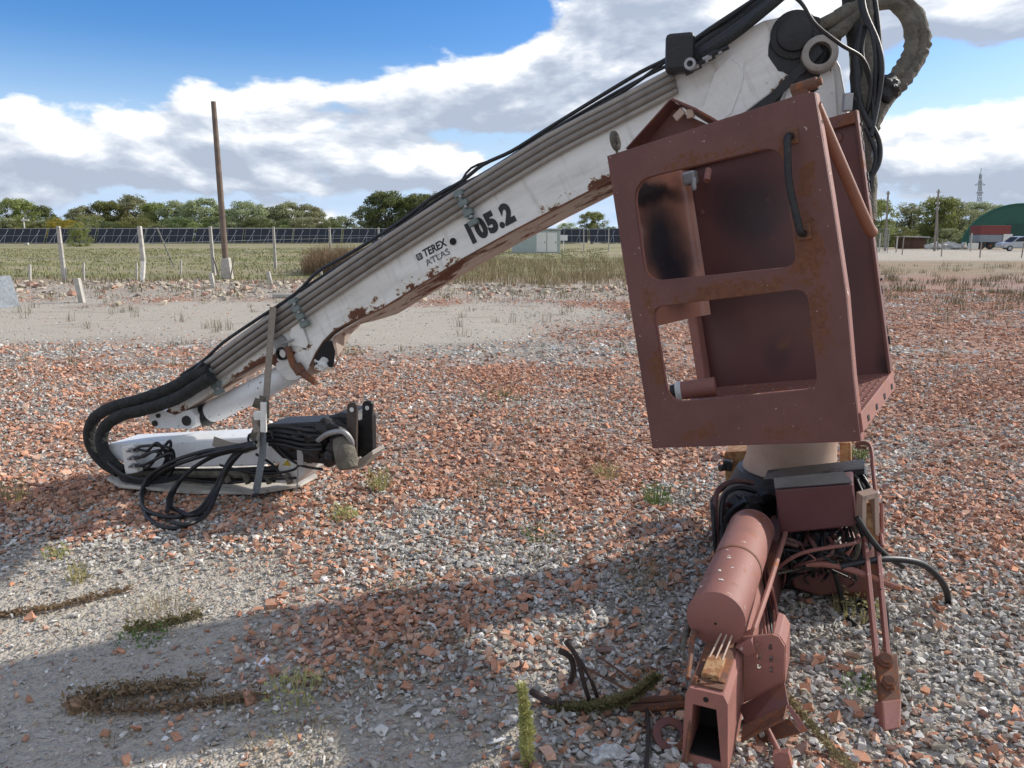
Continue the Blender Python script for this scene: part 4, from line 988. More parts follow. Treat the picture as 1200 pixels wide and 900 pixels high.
# round tank
m = MB(); tk0 = BW(1.605, -.088, .358)
m.lathe(tk0, -BF, [(-.006, 0), (-.006, .080), (.0, .090), (.012, .094), (.86, .094), (.885, .085), (.89, 0)], 40)
tank = m.build('oil_tank', 'redclean', base, smooth=True)
m = MB(); m.lathe(BW(1.612, -.088, .345), BF, [(0, .0045), (.002, .004)], 8); m.build('tank_plug', 'dark', tank)
m = MB(); m.prism([BW(1.62, -.02, .28), BW(1.62, .03, .315), BW(1.62, .045, .275), BW(1.62, .02, .255)], -BF*.10); m.build('tank_bracket', 'redclean', tank, bevel=.002)
for d_ in (1.604, .745, 1.18):
    m = MB(); m.lathe(BW(d_, -.088, .358), BF, [(-.004, .0925), (-.002, .0960), (.002, .0960), (.004, .0925)] if d_ > 1.5 or d_ < 1 else [(-.009, .094), (-.008, .0965), (.008, .0965), (.009, .094)], 40); m.build('tank_weld' if d_ != 1.18 else 'tank_band', 'redclean' if d_ != 1.18 else 'rust', tank, smooth=True)
for k, (d, a, s_) in enumerate([(1.50, .55, 1), (1.42, .35, .8), (1.38, .75, .6), (1.30, .5, .7), (1.22, .3, .5), (1.52, -.2, .6)]):
    c = BW(d, -.088, .358)+(V((0, 0, 1))*math.cos(a-.6)+BR_*math.sin(a-.6))*.0945
    m = MB(); m.blob(c, .007*s_, k, 1, .5, (1.4, 1, .25)); m.build('bird_dropping', 'foam', tank)
m = MB(); m.tube([BW(1.60, .02, .285), BW(1.2, .035, .31), BW(.72, .05, .36)], .010, 8); m.build('tank_pipe', 'redsalmon', tank, smooth=True)
# perforated end plate standing beside the beam
def bl(px, py, d):
    q = Mpl.inverted() @ bx(px, py, d); return (q.x, q.y)
Mpl = frame(BW(1.58, .09, .10), BR_, V((0, 0, 1)), BR_.cross(V((0, 0, 1))))
outp = [bl(*p, 1.58) for p in [(872,822),(871,745),(906,742),(913,745),(920,756),(919,790),(916,803),(895,812)]]
holes = []
for (hx, hy, w_, h_) in [(889,754,4,5),(889.5,768,5,6),(890,780,5,6),(903,757,4,7),(904,771,4,7),(904,783,4,7)]:
    c_ = [bl(hx-w_/2, hy-h_/2, 1.58), bl(hx+w_/2, hy-h_/2, 1.58), bl(hx+w_/2, hy+h_/2, 1.58), bl(hx-w_/2, hy+h_/2, 1.58)]; holes.append([tuple(p)[:2] for p in roundpoly([V((*p, 0)) for p in c_], .003, 3)])
plate2d('perforated_plate', outp, holes, .010, 'redsalmon', base, Mpl, bevel=.002)
m = MB(); m.prism([bx(*p, 1.57) for p in [(906,742),(914,745),(921,756),(920,802),(916,804)]], -BF*.16); m.build('plate_return', 'redclean', base, bevel=.003)
for q_, mt, nm in (([bx(865,828,1.62), bx(919,800,1.60), bx(924,828,1.66), bx(876,852,1.70)], 'red', 'bent_plate'),
               ([bx(870,850,1.70), bx(922,826,1.66), bx(918,842,1.72), bx(868,868,1.74)], 'rust', 'bent_plate'),
               ([bx(921,826,1.66), bx(926,826,1.66), bx(947,856,1.72), bx(938,858,1.72)], 'redclean', 'bent_plate'),
               ([bx(884,850,1.62), bx(925,842,1.62), bx(938,858,1.66), bx(888,872,1.68)], 'rust', 'torn_gusset')):
    m = MB(); sheet(m, q_, .008); m.build(nm, mt, base, bevel=.001)
m = MB(); m.tube([bx(897,850,1.66), bx(908,872,1.72), bx(915,886,1.76)], .010, 8); m.prism([bx(905,885,1.78), bx(924,883,1.78), bx(930,905,1.8), bx(908,905,1.8)], -BF*.03); m.build('fork_end', 'redclean', base, bevel=.002)
m = MB(); m.tube([bx(842,700,1.3), bx(812,745,1.65), bx(806,795,1.85)], .008, 8); m.build('side_rod', 'rust', base)
m = MB(); m.tube([BW(1.9,-.11,.02), BW(1.88,-.105,.20), BW(1.86,-.10,.29)], .006, 6); m.build('side_rod', 'rust', base)
# control box with bevelled lid
def box4(tl, tr, br, bl_, d, back, nm, mt, bev, par=base):
    m = MB(); m.prism([bx(*tl, d), bx(*tr, d), bx(*br, d), bx(*bl_, d)], -BF*back); return m.build(nm, mt, par, bevel=bev)
cbx = box4((908,574), (999,567), (1003,617), (914,626), .70, .20, 'control_box', 'darkred', .008)
m = MB(); a, b = bx(908,573,.70), bx(999,566,.70); c = bx(988,557,.62)-BF*.05; d = bx(905,565,.62)-BF*.05
m.hexa([a, b, c, d, a+V((0,0,.004)), b+V((0,0,.004)), c+V((0,0,.004)), d+V((0,0,.004))]); m.build('sloping_lid', 'boxtop', cbx)
m = MB(); m.prism([bx(895,562,.50), bx(1013,549,.50), bx(1013,556,.50), bx(895,569,.50)], -BF*.16); m.build('box_shelf', 'grease', base)
m = MB(); m.prism([bx(912,560,.46), bx(1016,555,.46), bx(1022,650,.46), bx(906,660,.46)], -BF*.14); m.build('valve_bank', 'grease', base, bevel=.01)
for k in range(6):
    px = 925+k*11; m = MB(); q = bx(px, 626-k*.8, .62); m.lathe(q, V((0, 0, -1)), [(0, .014), (.03, .014), (.03, .009), (.06, .009)], 10); m.build('cable_gland', 'boxtop', cbx, smooth=True)
m = MB(); m.lathe(bx(984, 640, .52), V((.25, -.2, 1)), [(-.10, .05), (.08, .05), (.085, .03)], 24); m.build('slew_motor', 'redsalmon', base, smooth=True)
m = MB(); m.lathe(bx(944, 667, .50), BR_, [(-.16, .06), (-.12, .085), (.28, .085), (.32, .055)], 24); m.build('cross_housing', 'red', base, smooth=True)
m = MB(); m.prism([bx(922,664,.62), bx(1030,660,.62), bx(1034,682,.62), bx(1015,694,.62), (bx(960,699,.62)), bx(930,690,.62)], -BF*.30); m.build('belly_plate', 'red', base, bevel=.012)
m = MB(); bbox(m, .55, -.30, -.26, .26, .03, .15); m.build('bed_frame', 'grease', base, bevel=.01)
m = MB(); m.prism([bx(888,650,.9), bx(908,648,.9), bx(906,760,.9), bx(893,765,.9)], -BF*.5); m.build('brace_plate', 'red', base, bevel=.004)
for q_ in ([(849,530),(881,528),(884,566),(850,567)], [(984,519),(997,519),(998,561),(985,562)]):
    m = MB(); m.prism([bx(*p, -.30) for p in q_], -BF*.16); rb = m.build('rear_stabiliser_box', 'ochre', base, bevel=.006)
m = MB(); m.box(bx(853, 545, -.24), (.05, .05, .06), RB); m.tube([bx(848,548,-.22), bx(843,549,-.2)], .02, 8); m.build('rear_valve', 'grease', base, bevel=.006)
for k, p_ in enumerate(((883,604),(872,600),(890,596))):
    m = MB(); m.blob(bx(*p_, .35), .085, 20+k, 3, .25, (1, .8, .9)); m.build('greasy_housing', 'grease', base, smooth=True)
# hoses around the base
def hb(pts_, r, mat='rubber', nm='hydraulic_hose', k=6): return hose([bx(px, py, d) for px, py, d in pts_], r, mat, parent=base, k=k, nm=nm, n_=8)
LH = [[(842,640,.6),(838,600,.55),(842,574,.5),(860,564,.4),(882,566,.3)], [(848,642,.6),(845,605,.55),(850,580,.5),(866,572,.4),(885,576,.3)], [(840,655,.6),(836,610,.6),(836,585,.5),(850,569,.4)],
      [(862,600,.4),(850,590,.45),(846,612,.5),(850,640,.6)], [(852,655,.7),(846,625,.6),(856,600,.5),(872,590,.4)], [(866,640,.6),(856,620,.6),(870,604,.5),(884,600,.4)], [(858,560,-.1),(862,590,.1),(858,610,.3)]]
for i, l in enumerate(LH): hb(l, .0125-.001*(i % 3), 'rubber' if i % 3 else 'rubberred')
for i in range(16):
    x0 = 922+i*4.9; dy = 30+8*math.sin(i*2.1); tx = 912+((i*37) % 90); 
    hb([(x0, 622-i*.3, .60), (x0+3*math.sin(i), 640, .66), ((x0+tx)/2+8*math.sin(i*1.7), 648+dy*.25, .68+.02*math.cos(i*2)), (tx, 662+6*math.sin(i*1.3), .64)], .0065+.003*((i*7) % 3)/2, ['rubber','rubberred','rubber','sleevedark'][i % 4])
for l, r, mt in (([(935,640,.72),(915,636,.74),(905,650,.75),(910,664,.74),(935,668,.70),(960,664,.66)], .011, 'rubberred'),
                 ([(938,646,.70),(918,645,.72),(911,656,.72),(920,668,.72),(948,664,.70)], .011, 'rubber'),
                 ([(942,640,.68),(922,632,.7),(905,640,.7),(903,658,.72),(915,672,.72)], .011, 'rubberred'),
                 ([(1003,610,.6),(1012,628,.62),(1010,650,.64),(992,664,.66)], .013, 'rubber'), ([(998,612,.6),(1006,632,.64),(1002,652,.66),(984,662,.66)], .012, 'sleeve'), ([(1008,606,.6),(1018,628,.6),(1014,648,.64),(1000,668,.66)], .011, 'rubber'),
                 ([(1003,560,.5),(1012,580,.55),(1020,590,.6),(1030,592,.6)], .008, 'rubber'), ([(1000,556,.5),(1010,570,.5),(1016,590,.55),(1012,612,.6)], .010, 'rubber'), ([(1006,552,.45),(1016,566,.5),(1022,585,.5)], .009, 'rubber'),
                 ([(897,675,.8),(930,668,.74),(960,660,.72),(990,655,.7)], .005, 'sleeve'), ([(908,668,.8),(904,700,.9),(907,745,1.0),(907,775,1.1)], .003, 'sleeve')):
    hb(l, r, mt)
rq = random.Random(5)
for i in range(30):
    xa = rq.uniform(918, 1012); ya = rq.uniform(624, 640); xb = rq.uniform(905, 1018); yb = rq.uniform(655, 690); d_ = rq.uniform(.60, .78)
    hb([(xa, ya, .62), (xa+rq.uniform(-8, 8), ya+10, d_), ((xa+xb)/2+rq.uniform(-18, 18), (ya+yb)/2+rq.uniform(-6, 8), d_+.03), (xb+rq.uniform(-6, 6), yb-8, d_), (xb, yb, .62)], rq.choice([.003, .004, .006, .008, .010]), rq.choice(['rubber', 'rubber', 'rubberred', 'sleevedark', 'redclean']))
for i in range(7):
    hb([(886+i*2.2, 655+i*1.5, .85), (889+i*2.4, 685, .95+.02*i), (893+i*3+2*math.sin(i*2), 715, 1.05), (899+i*2, 748, 1.2)], .0055, ['redsalmon','rubberred','redclean','rubber'][i % 4], nm='hydraulic_line')
hb([(895,660,.8),(884,690,1.0),(870,735,1.3),(860,765,1.55)], .010, 'redsalmon', nm='hydraulic_line')
hb([(900,690,.9),(915,740,1.0),(912,790,1.3)], .012, 'redclean', nm='hydraulic_line')
# orange-red pipe and the two long free hoses
hb([(945,661,.78),(975,662,.80),(1005,670,.82),(1030,680,.84),(1056,690,.86)], .013, 'redsalmon', nm='bent_pipe')
hose([P(985,664,3.12), P(1015,658,3.10), P(1045,655,3.12), P(1078,660,3.18), P(1098,675,3.25), P(1108,690,3.34), G(1112,706,.012)], .014, 'rubber', parent=base, n_=10)
hose([P(1004,606,3.1), P(1018,628,3.1), P(1035,648,3.12), P(1058,664,3.2)], .012, 'rubber', parent=base, n_=10)
hose([P(978,670,3.2), G(984,692,.12), G(990,716,.03), G(1004,734,.02), G(1020,731,.02), G(1023,718,.03), G(1006,705,.04)], .011, 'rubber', parent=base, n_=10)
hose([P(1032,690,3.0), P(1040,720,3.0), P(1041,745,2.95), G(1037,768,.02)], .005, 'rubber', parent=base, n_=6)
hb([(870,610,.45),(850,650,.8),(822,705,1.3),(806,735,1.55),(800,760,1.7)], .009, 'sleeve')
hb([(862,640,.6),(838,672,.9),(815,715,1.35),(800,752,1.65)], .012, 'rust', nm='side_rod')
# right-hand lever stabiliser
lev = bpy.data.objects.new('stabiliser_leg', None); place(lev, crane, Matrix.Translation(G(1045, 850)))
for (x0, x1) in ((1014, 1029), (1028, 1042)):
    m = MB(); a, b = P(x0, 628, 3.16), P(x1, 776, 2.80); dd = (b-a).normalized(); m.prism([a-RT*.007, a+RT*.009, b+RT*.009, b-RT*.007], dd.cross(RT)*-.03); m.build('leg_rail', 'redclean', lev, bevel=.002)
m = MB(); m.prism([P(1027,768,2.72), P(1052,766,2.72), P(1057,824,2.57), P(1033,828,2.57)], V((0, .02, -.02))); fb = m.build('rusty_block', 'rust', lev, bevel=.004)
for px, py, t in ((1038, 774, 2.69), (1042, 800, 2.62)):
    m = MB(); q = P(px, py, t); m.lathe(q, (CAM-q).normalized()*.6+V((0, 0, .4)), [(-.01, .026), (.008, .026), (.010, .018), (.022, .018)], 6 if py > 790 else 20); m.build('leg_bolt', 'rust', fb)
m = MB(); m.prism([P(1033,822,2.57), P(1057,819,2.57), P(1056,853,2.50), P(1036,857,2.50)], V((0, .05, -.04))); m.build('square_foot', 'redsalmon', lev, bevel=.005)
m = MB(); 
for q_ in ([(1011,582),(1016,581),(1015,618),(1010,618)], [(1011,582),(1029,577),(1029,583),(1012,588)], [(1025,579),(1030,578),(1031,625),(1026,628)]): m.prism([P(px, py, 3.12) for px, py in q_], V((.0, .06, 0)))
m.build('lever_bracket', 'cream', lev, bevel=.002)
m = MB(); m.prism([P(1014,592,3.16), P(1027,590,3.16), P(1030,634,3.12), P(1024,636,3.12), P(1014,620,3.14)], V((0, .05, 0))); m.build('ochre_lever', 'ochre', lev, bevel=.004)
m = MB(); m.tube([P(1003,521,3.45), P(1014,519,3.42), P(1021,527,3.38), P(1024,560,3.3), P(1029,600,3.22), P(1034,640,3.12)], .009, 8, 5); m.tube([P(1003,524,3.45), P(1016,525,3.42)], .006, 6); m.build('guard_pipe', 'redclean', lev, smooth=True)
m = MB(); m.tube([P(1033,590,3.2), P(1034,630,3.15)], .008, 6); m.tube([P(1026,603,3.18), P(1036,602,3.2)], .006, 6); m.build('lever_rod', 'redclean', lev)

# ================================================================== hoses behind the cab, over the column head
def hp_(pts_, r, mat, j=0, n_=10, nm='hydraulic_hose'): return hose([P(*p) for p in pts_], r, mat, parent=column, k=7, n_=n_, nm=nm, jit=j)
for k, dx in enumerate((0, 19)):
    hp_([(944+dx*.5, 42+dx*.8, 3.62), (956, 34+dx, 3.55), (975+dx*.2, 24+dx*.9, 3.40), (1005, 6+dx*.5, 3.42), (1030, -4+dx*.4, 3.45), (1052+dx*.6, 6, 3.45), (1068+dx*.6, 32, 3.44), (1066+dx*.7, 62, 3.44), (1048+dx*.7, 92, 3.43), (1032+dx*.3, 118, 3.42), (1022, 150, 3.40), (1018, 185, 3.40)], .032, 'sleeve', .006, 18, 'sleeved_hose')
for i, (x0, x1, x2, x3, r, mt) in enumerate([(996,1004,1006,1012,.034,'sleevedark'),(1012,1014,1010,1016,.040,'sleeve'),(1008,1008,1012,1010,.03,'rubber'),(1022,1020,1014,1019,.028,'sleevedark'),(1003,1001,1003,1008,.020,'rubber')]):
    hp_([(x0, -40, 3.42), (x0, 10, 3.42), (x1, 60, 3.42), (x2, 110, 3.42), (x2, 150, 3.42), (x3, 200, 3.40), (x3, 260, 3.38)], r, mt, .003, 12, 'sleeved_hose' if r > .025 else 'hydraulic_hose')
for l, r in (([(1010,-30,3.3),(1012,10,3.28),(1028,50,3.26),(1033,80,3.26),(1028,120,3.3),(1020,160,3.3)], .013), ([(1002,-20,3.3),(1012,20,3.28),(1022,40,3.26),(1026,75,3.26),(1024,120,3.3)], .008),
             ([(1020,-30,3.3),(1028,20,3.3),(1031,70,3.3),(1024,110,3.3),(1014,140,3.35)], .010), ([(880,-25,3.1),(933,-2,3.1),(955,28,3.1),(985,52,3.12),(1010,68,3.2),(1020,95,3.25),(1016,130,3.3)], .008),
             ([(1004,118,3.3),(995,110,3.3),(992,118,3.25),(996,126,3.2)], .006), ([(1018,140,3.3),(1030,165,3.3),(1030,190,3.3),(1018,212,3.3)], .011), ([(1014,150,3.3),(1026,180,3.3),(1022,205,3.3)], .009),
             ([(1010,30,3.3),(1004,70,3.3),(1008,120,3.3),(1020,150,3.3)], .012), ([(1018,20,3.3),(1010,60,3.3),(1020,100,3.3),(1024,140,3.3)], .009)):
    hp_(l, r, 'rubber')
for px, py in ((1028,174),(1021,210),(1031,96)):
    m = MB(); q = P(px, py, 3.32); m.tube([q+V((0,0,.03)), q-V((.01,0,.04))], .016, 8); m.build('hose_fitting', 'steel' if py < 200 else 'grease', column, smooth=True)
m = MB(); m.blob(P(1043,104,3.38), .05, 9, 3, .3, (.9,.7,1.1)); m.build('hose_knot', 'grease', column, smooth=True)
m = MB(); m.box(P(993,120,3.15), (.035,.03,.07)); m.build('hose_clamp_block', 'steel', column, bevel=.004)

# ================================================================== things lying about
def gz(px, py, z=0.0): 
    p = G(px, py, z); return p
def blades(m, c, n_, h, spread, wd, lean=.5, seed=0, curve=.4):
    r = random.Random(seed)
    for i in range(n_):
        a = r.uniform(0, 6.283); rr = spread*math.sqrt(r.random())*.5; b0 = c+V((math.cos(a)*rr, math.sin(a)*rr, 0))
        hh = h*r.uniform(.45, 1.1); l = lean*r.uniform(.2, 1.2)*hh; d = V((math.cos(a+r.uniform(-.8, .8)), math.sin(a+r.uniform(-.8, .8)), 0)); s_ = V((-d.y, d.x, 0))*wd*r.uniform(.6, 1.2)*.5
        m1 = b0+d*l*.35+V((0, 0, hh*.6)); t = b0+d*l+V((0, 0, hh*(1-curve*.3)))
        m.add([b0-s_, b0+s_, m1+s_*.8, m1-s_*.8, t], [(0, 1, 2, 3), (3, 2, 4)])
    return m
def leaves(m, c, n_, h, spread, size, seed=0):
    r = random.Random(seed)
    for i in range(n_):
        a = r.uniform(0, 6.283); rr = spread*math.sqrt(r.random())*.5; p = c+V((math.cos(a)*rr, math.sin(a)*rr, h*r.random()**.8))
        u = V((r.gauss(0, 1), r.gauss(0, 1), r.gauss(0, .6))).normalized(); w_ = u.orthogonal().normalized(); s_ = size*r.uniform(.5, 1.3)
        m.add([p-u*s_, p+w_*s_*.4, p+u*s_, p-w_*s_*.4], [(0, 1, 2, 3)])
    return m
M['weed'] = foliage('weed_leaf', (.06, .10, .025), (.13, .17, .05), .15, scale=6)
M['weedy'] = foliage('yellow_green_leaf', (.24, .25, .08), (.42, .39, .18), .15, scale=8)
M['dry'] = foliage('dry_weed', (.14, .10, .055), (.24, .18, .10), .15, scale=6, trans=.1)
M['moss'] = foliage('mossy_stem_leaf', (.09, .085, .035), (.17, .15, .07), .1, scale=8, trans=.1)
def weed(nm, px, py, h, sp_, kind, label, cat='weed', grp=None, nb=60, z=0.0, sz_=.012):
    c = gz(px, py); m = MB(); sd = int(px*7+py)
    if kind in ('weed', 'weedy'): blades(m, c, nb, h, sp_, .006, .6, sd); leaves(m, c, nb*2, h*.9, sp_, sz_, sd+1)
    else: blades(m, c, nb*2, h, sp_, .0025, 1.2, sd); leaves(m, c, nb*2, h*.7, sp_, .005, sd+1)
    o = m.build(nm, kind, None); tag(o, label, cat, grp); return o
g1 = 'green weeds in the rubble'; g2 = 'dry tufts on the ground'
weed('green_weed', 711, 560, .11, .20, 'weedy', 'bright yellow-green grassy weed left of the cab, farther from the camera', grp=g1)
weed('green_weed', 770, 590, .13, .16, 'weed', 'darker leafy green weed just left of and below the hanging cab', grp=g1)
weed('green_weed', 1003, 722, .14, .20, 'weedy', 'pale green weed growing under the red belly of the crane base', grp=g1)
weed('green_weed', 1008, 538, .12, .16, 'weed', 'green weed directly below the cab floor, beside the bent guard pipe', grp=g1)
weed('green_weed', 445, 574, .16, .14, 'weedy', 'thin upright green weed right of the black lugs of the folded arm', grp=g1)
weed('green_weed', 403, 610, .10, .16, 'weedy', 'low olive weed in front of the white ground plate', grp=g1)
weed('green_weed', 632, 630, .07, .20, 'weed', 'flat dark green weed alone in the middle of the gravel', grp=g1, nb=25)
weed('green_weed', 345, 822, .10, .20, 'weedy', 'sparse green-grey weed in the foreground right of the brown brush', grp=g1, nb=50)
weed('green_weed', 92, 683, .10, .10, 'weedy', 'small yellow-green sprig on the sandy ground at the left', grp=g1, nb=30)
weed('green_weed', 66, 655, .08, .12, 'weedy', 'yellow-green weed farther left than the sprig on sandy ground', grp=g1, nb=30)
weed('green_weed', 8, 588, .14, .25, 'weedy', 'green weed tuft cut by the left edge of the picture', grp=g1)
weed('green_weed', 168, 752, .05, .20, 'weed', 'dark green flat weed below the dry straw clump', grp=g1, nb=40)
weed('green_weed', 590, 470, .16, .4, 'weed', 'far green weed patch between the boom and the cab', grp=g1, nb=40)
weed('green_weed', 412, 415, .14, .4, 'weed', 'far green weed patch just right of the boom pocket', grp=g1, nb=40)
weed('green_weed', 1015, 815, .06, .18, 'weed', 'green weed in shade beside the rusty stabiliser foot', grp=g1, nb=30)
weed('dry_tuft', 195, 725, .12, .28, 'dry', 'straw-coloured dry clump on the sandy ground at left', 'dry weed', g2, 70)
weed('dry_tuft', 500, 775, .08, .35, 'dry', 'brown dry brush spread across the middle foreground', 'dry weed', g2, 90)
weed('dry_tuft', 440, 800, .08, .30, 'dry', 'brown dry brush left of the middle foreground brush', 'dry weed', g2, 70)
weed('dry_tuft', 585, 575, .14, .4, 'dry', 'thin grey dry weed in the sunlit gravel', 'dry weed', g2, 50)
weed('dry_tuft', 690, 545, .14, .4, 'dry', 'thin dry weed beside the bright green grassy weed', 'dry weed', g2, 50)
weed('dry_tuft', 850, 345+300, .12, .3, 'dry', 'dry weed at the left foot of the crane base', 'dry weed', g2, 40)
weed('dry_tuft', 755, 690, .12, .25, 'dry', 'dark dry weed in the shade left of the oil tank', 'dry weed', g2, 50)
weed('dry_tuft', 485, 695, .07, .22, 'dry', 'low purplish dry weed beside the brick clump', 'dry weed', g2, 50)
weed('dry_tuft', 350, 880, .07, .30, 'dry', 'dark dry weed at the bottom edge, left half', 'dry weed', g2, 60)
weed('dry_tuft', 1160, 545, .12, .45, 'dry', 'dry weed on the red rubble at the right edge', 'dry weed', g2, 50)
weed('dry_tuft', 40, 600, .12, .6, 'dry', 'wide brown tuft below the sleeved hoses at far left', 'dry weed', g2, 120)
# long dry runners
def runner(nm, pts_, r, label, seed, mat='dry', dens=200, cat='dry runner', grp='dry plant runners'):
    pp = catmull([gz(px, py, .02) for px, py in pts_], 10); m = MB(); rr = random.Random(seed)
    m.tube([p+V((0, 0, -.004)) for p in pp], .004, 5)
    for p in pp[::2]: blades(m, p+V((rr.gauss(0, r*.4), rr.gauss(0, r*.4), 0)), 7, r*1.1, r*1.8, .0022, 1.3, rr.randrange(9999))
    for i in range(dens):
        p = pp[rr.randrange(len(pp))]+V((rr.gauss(0, r*.5), rr.gauss(0, r*.5), abs(rr.gauss(0, r*.42)))); u = V((rr.gauss(0, 1), rr.gauss(0, 1), rr.gauss(0, .8))).normalized(); w_ = u.orthogonal().normalized(); s_ = rr.uniform(.004, .020)
        m.add([p-u*s_, p+w_*s_*.25, p+u*s_, p-w_*s_*.35], [(0, 1, 2, 3)])
    tag(m.build(nm, mat, None), label, cat, grp)
runner('dry_runner', [(-20,724),(40,716),(90,706),(150,690)], .022, 'long thin brown runner reaching in from the left edge', 1, dens=520)
runner('dry_runner', [(85,824),(130,816),(175,810),(235,802)], .045, 'thick bushy brown runner in the left foreground', 2, dens=800)
runner('dry_runner', [(90,830),(160,832),(230,826),(305,818)], .03, 'thinner brown runner just below the bushy one', 3, dens=560)
runner('dry_runner', [(150,738),(190,732),(232,722)], .03, 'short dark runner on the sand above the bushy ones', 4, dens=330, mat='moss')
runner('dry_runner', [(925,820),(950,850),(980,885),(1000,905)], .016, 'straw stem lying on the gravel right of the hollow beam', 5, dens=300, mat='dry')
# mullein-like stalk standing at the bottom
def stalk(pts_, r, n_, mat, seed):
    pp = catmull(pts_, 12); m = MB(); rr = random.Random(seed); m.tube(pp, .005, 6)
    for i in range(n_):
        k = rr.random(); j = min(int(k*(len(pp)-1)), len(pp)-1); p = pp[j]; R_ = r*(.55+.45*math.sin(min(k*1.3, 1)*3.0)); a = rr.uniform(0, 6.28)
        R_ *= rr.uniform(.55, 1.35); q = p+V((math.cos(a)*R_, math.sin(a)*R_, rr.uniform(-.01, .01)))*rr.uniform(.5, 1); u = (q-p+V((0, 0, .01))).normalized(); w_ = u.orthogonal().normalized(); s_ = rr.uniform(.003, .011)
        m.add([q-u*s_, q+w_*s_*.4, q+u*s_, q-w_*s_*.5], [(0, 1, 2, 3)])
    return m
b0 = G(618, 900); tp = P(611, 800, (b0-CAM).dot(FW)-.05)
tag(stalk([b0, b0.lerp(tp, .5)+V((.006, 0, 0)), tp], .022, 1300, 'weedy', 5).build('flower_stalk', 'weedy', None), 'upright yellow-green seed stalk at the bottom edge, leaves crowding its stem', 'stalk')
tag(stalk([G(650,828,.02), G(700,826,.05), G(740,815,.09), G(772,790,.16)], .034, 2200, 'moss', 6).build('fallen_stalk', 'moss', None), 'mossy green-brown seed stalk leaning over the scrap left of the hollow beam', 'stalk')
# scrap left of the beam
m = MB(); m.tube([G(622,810,.05), G(650,824,.03), G(690,826,.02), G(740,825,.03)], .012, 8, 5); tag(m.build('dark_branch', 'twig', None, smooth=True), 'short dark branch with its raised left end, under the mossy stalk', 'branch')
sr = thing('bent_rebar', G(680, 828), 'dark twisted iron rods standing up out of the gravel in a V', 'scrap iron')
for l, r in (([G(692,826,.0), P(684,800,2.52), P(676,770,2.48), P(663,752,2.46)], .008), ([G(702,824,0), P(692,795,2.52), P(678,772,2.48), P(672,765,2.46)], .007), ([G(668,800,.02), P(672,785,2.55), P(668,770,2.5), P(655,762,2.5)], .010)):
    m = MB(); m.tube(l, r, 7, 5)
    m.build('iron_rod', 'twig', sr, smooth=True)
for i, (a, b, lb) in enumerate((((678,778),(742,812),'thin brown stem slanting down right behind the twisted iron rods'), ((700,768),(745,800),'upper thin brown stem slanting towards the mossy stalk'))):
    m = MB(); m.tube([G(*a, .09), G((a[0]+b[0])/2, (a[1]+b[1])/2, .05), G(*b, .02)], .004, 6, 4); tag(m.build('twig', 'rust', None), lb, 'twig', 'twigs near the scrap')
m = MB(); m.tube([G(735,822,.04), G(800,818,.05)], .012, 8); m.tube([G(735,830,.03), G(765,829,.035), G(803,825,.04)], .014, 8); tag(m.build('rusty_bar', 'rust', None, smooth=True), 'rusty double bar lying flat and running into the hollow beam', 'scrap bar')
m = MB(); m.tube([G(758,832,.04), G(760,860,.03), G(757,905,.02)], .007, 7, 4); tag(m.build('iron_rod', 'twig', None, smooth=True), 'dark thin rod lying towards the camera beside the ring plate', 'rod')
q = G(786, 862, .03); Mr = frame(q, V((1, .05, 0)).normalized(), V((-.04, .86, .5)).normalized(), V((1, .05, 0)).cross(V((-.04, .86, .5))).normalized())
ro = [V((.058*math.cos(a), .058*math.sin(a), 0)) for a in np.linspace(.3, 5.4, 28)]+[V((.075, -.062, 0)), V((.085, -.03, 0)), V((.075, .01, 0))]
tag(plate2d('ring_plate', ro, [[(.032*math.cos(a), .032*math.sin(a)) for a in np.linspace(0, 6.28, 25)[:-1]]], .010, 'red', None, Mr, bevel=.002), 'dull red round plate with a big hole, left of the hollow beam end', 'ring plate')
for i, (l, lb) in enumerate(([[(745,815),(765,838),(768,850)], 'pale wire curling over the rusty double bar'], [[(700,905),(720,870),(752,838)], 'thin grey stem bending up from the bottom edge'], [[(640,893),(700,899),(730,903)], 'grey stem along the bottom edge beside the seed stalk'])):
    m = MB(); m.tube([G(*p, .02+.02*math.sin(j)) for j, p in enumerate(l)], .0025 if i == 0 else .004, 5, 5); tag(m.build('twig', 'greywood' if i else 'cream', None), lb, 'twig', 'twigs near the scrap')
q = [G(297,778,.006), G(312,771,.010), G(317,774,.012), G(306,783,.008)]; m = MB(); m.prism(q, V((0, 0, .006))); tag(m.build('plastic_scrap', 'plastic', None), 'small bright white scrap on the gravel in the left foreground', 'scrap')
m = MB(); m.blob(G(712,885,.02), .045, 12, 3, .35, (1.1,.8,.7)); tag(m.build('white_stone', simple('speckled_marble', (.6,.6,.58), .8, 0, .5, 60, .8, .01), None), 'large speckled white stone at the bottom edge right of the stalk', 'stone')
m = MB(); m.blob(G(92,826,.02), .035, 13, 3, .3, (1.1,.8,.7)); tag(m.build('round_stone', simple('tan_stone', (.36,.22,.13), .85, 0, .3, 30, .5, .01), None), 'tan rounded stone at the left end of the bushy runner', 'stone')
m = MB(); q = [G(-12,362,.0), G(18,360,.0), G(17,354,.0), G(-12,355,0)]
m = MB(); a, b = G(-14,363,.0), G(20,360,.0); t_ = V((-.15, .35, .72)); m.hexa([a, b, b+V((0,.12,0)), a+V((0,.12,0)), a+t_, b+t_-V((.2,0,0)), b+t_+V((-.2,.1,0)), a+t_+V((0,.1,0))]); tag(m.build('concrete_slab', simple('blue_grey_slab', (.17,.19,.21), .7, 0, .35, 12), None, bevel=.01), 'blue-grey slab leaning at the left edge behind the sandy track', 'slab')

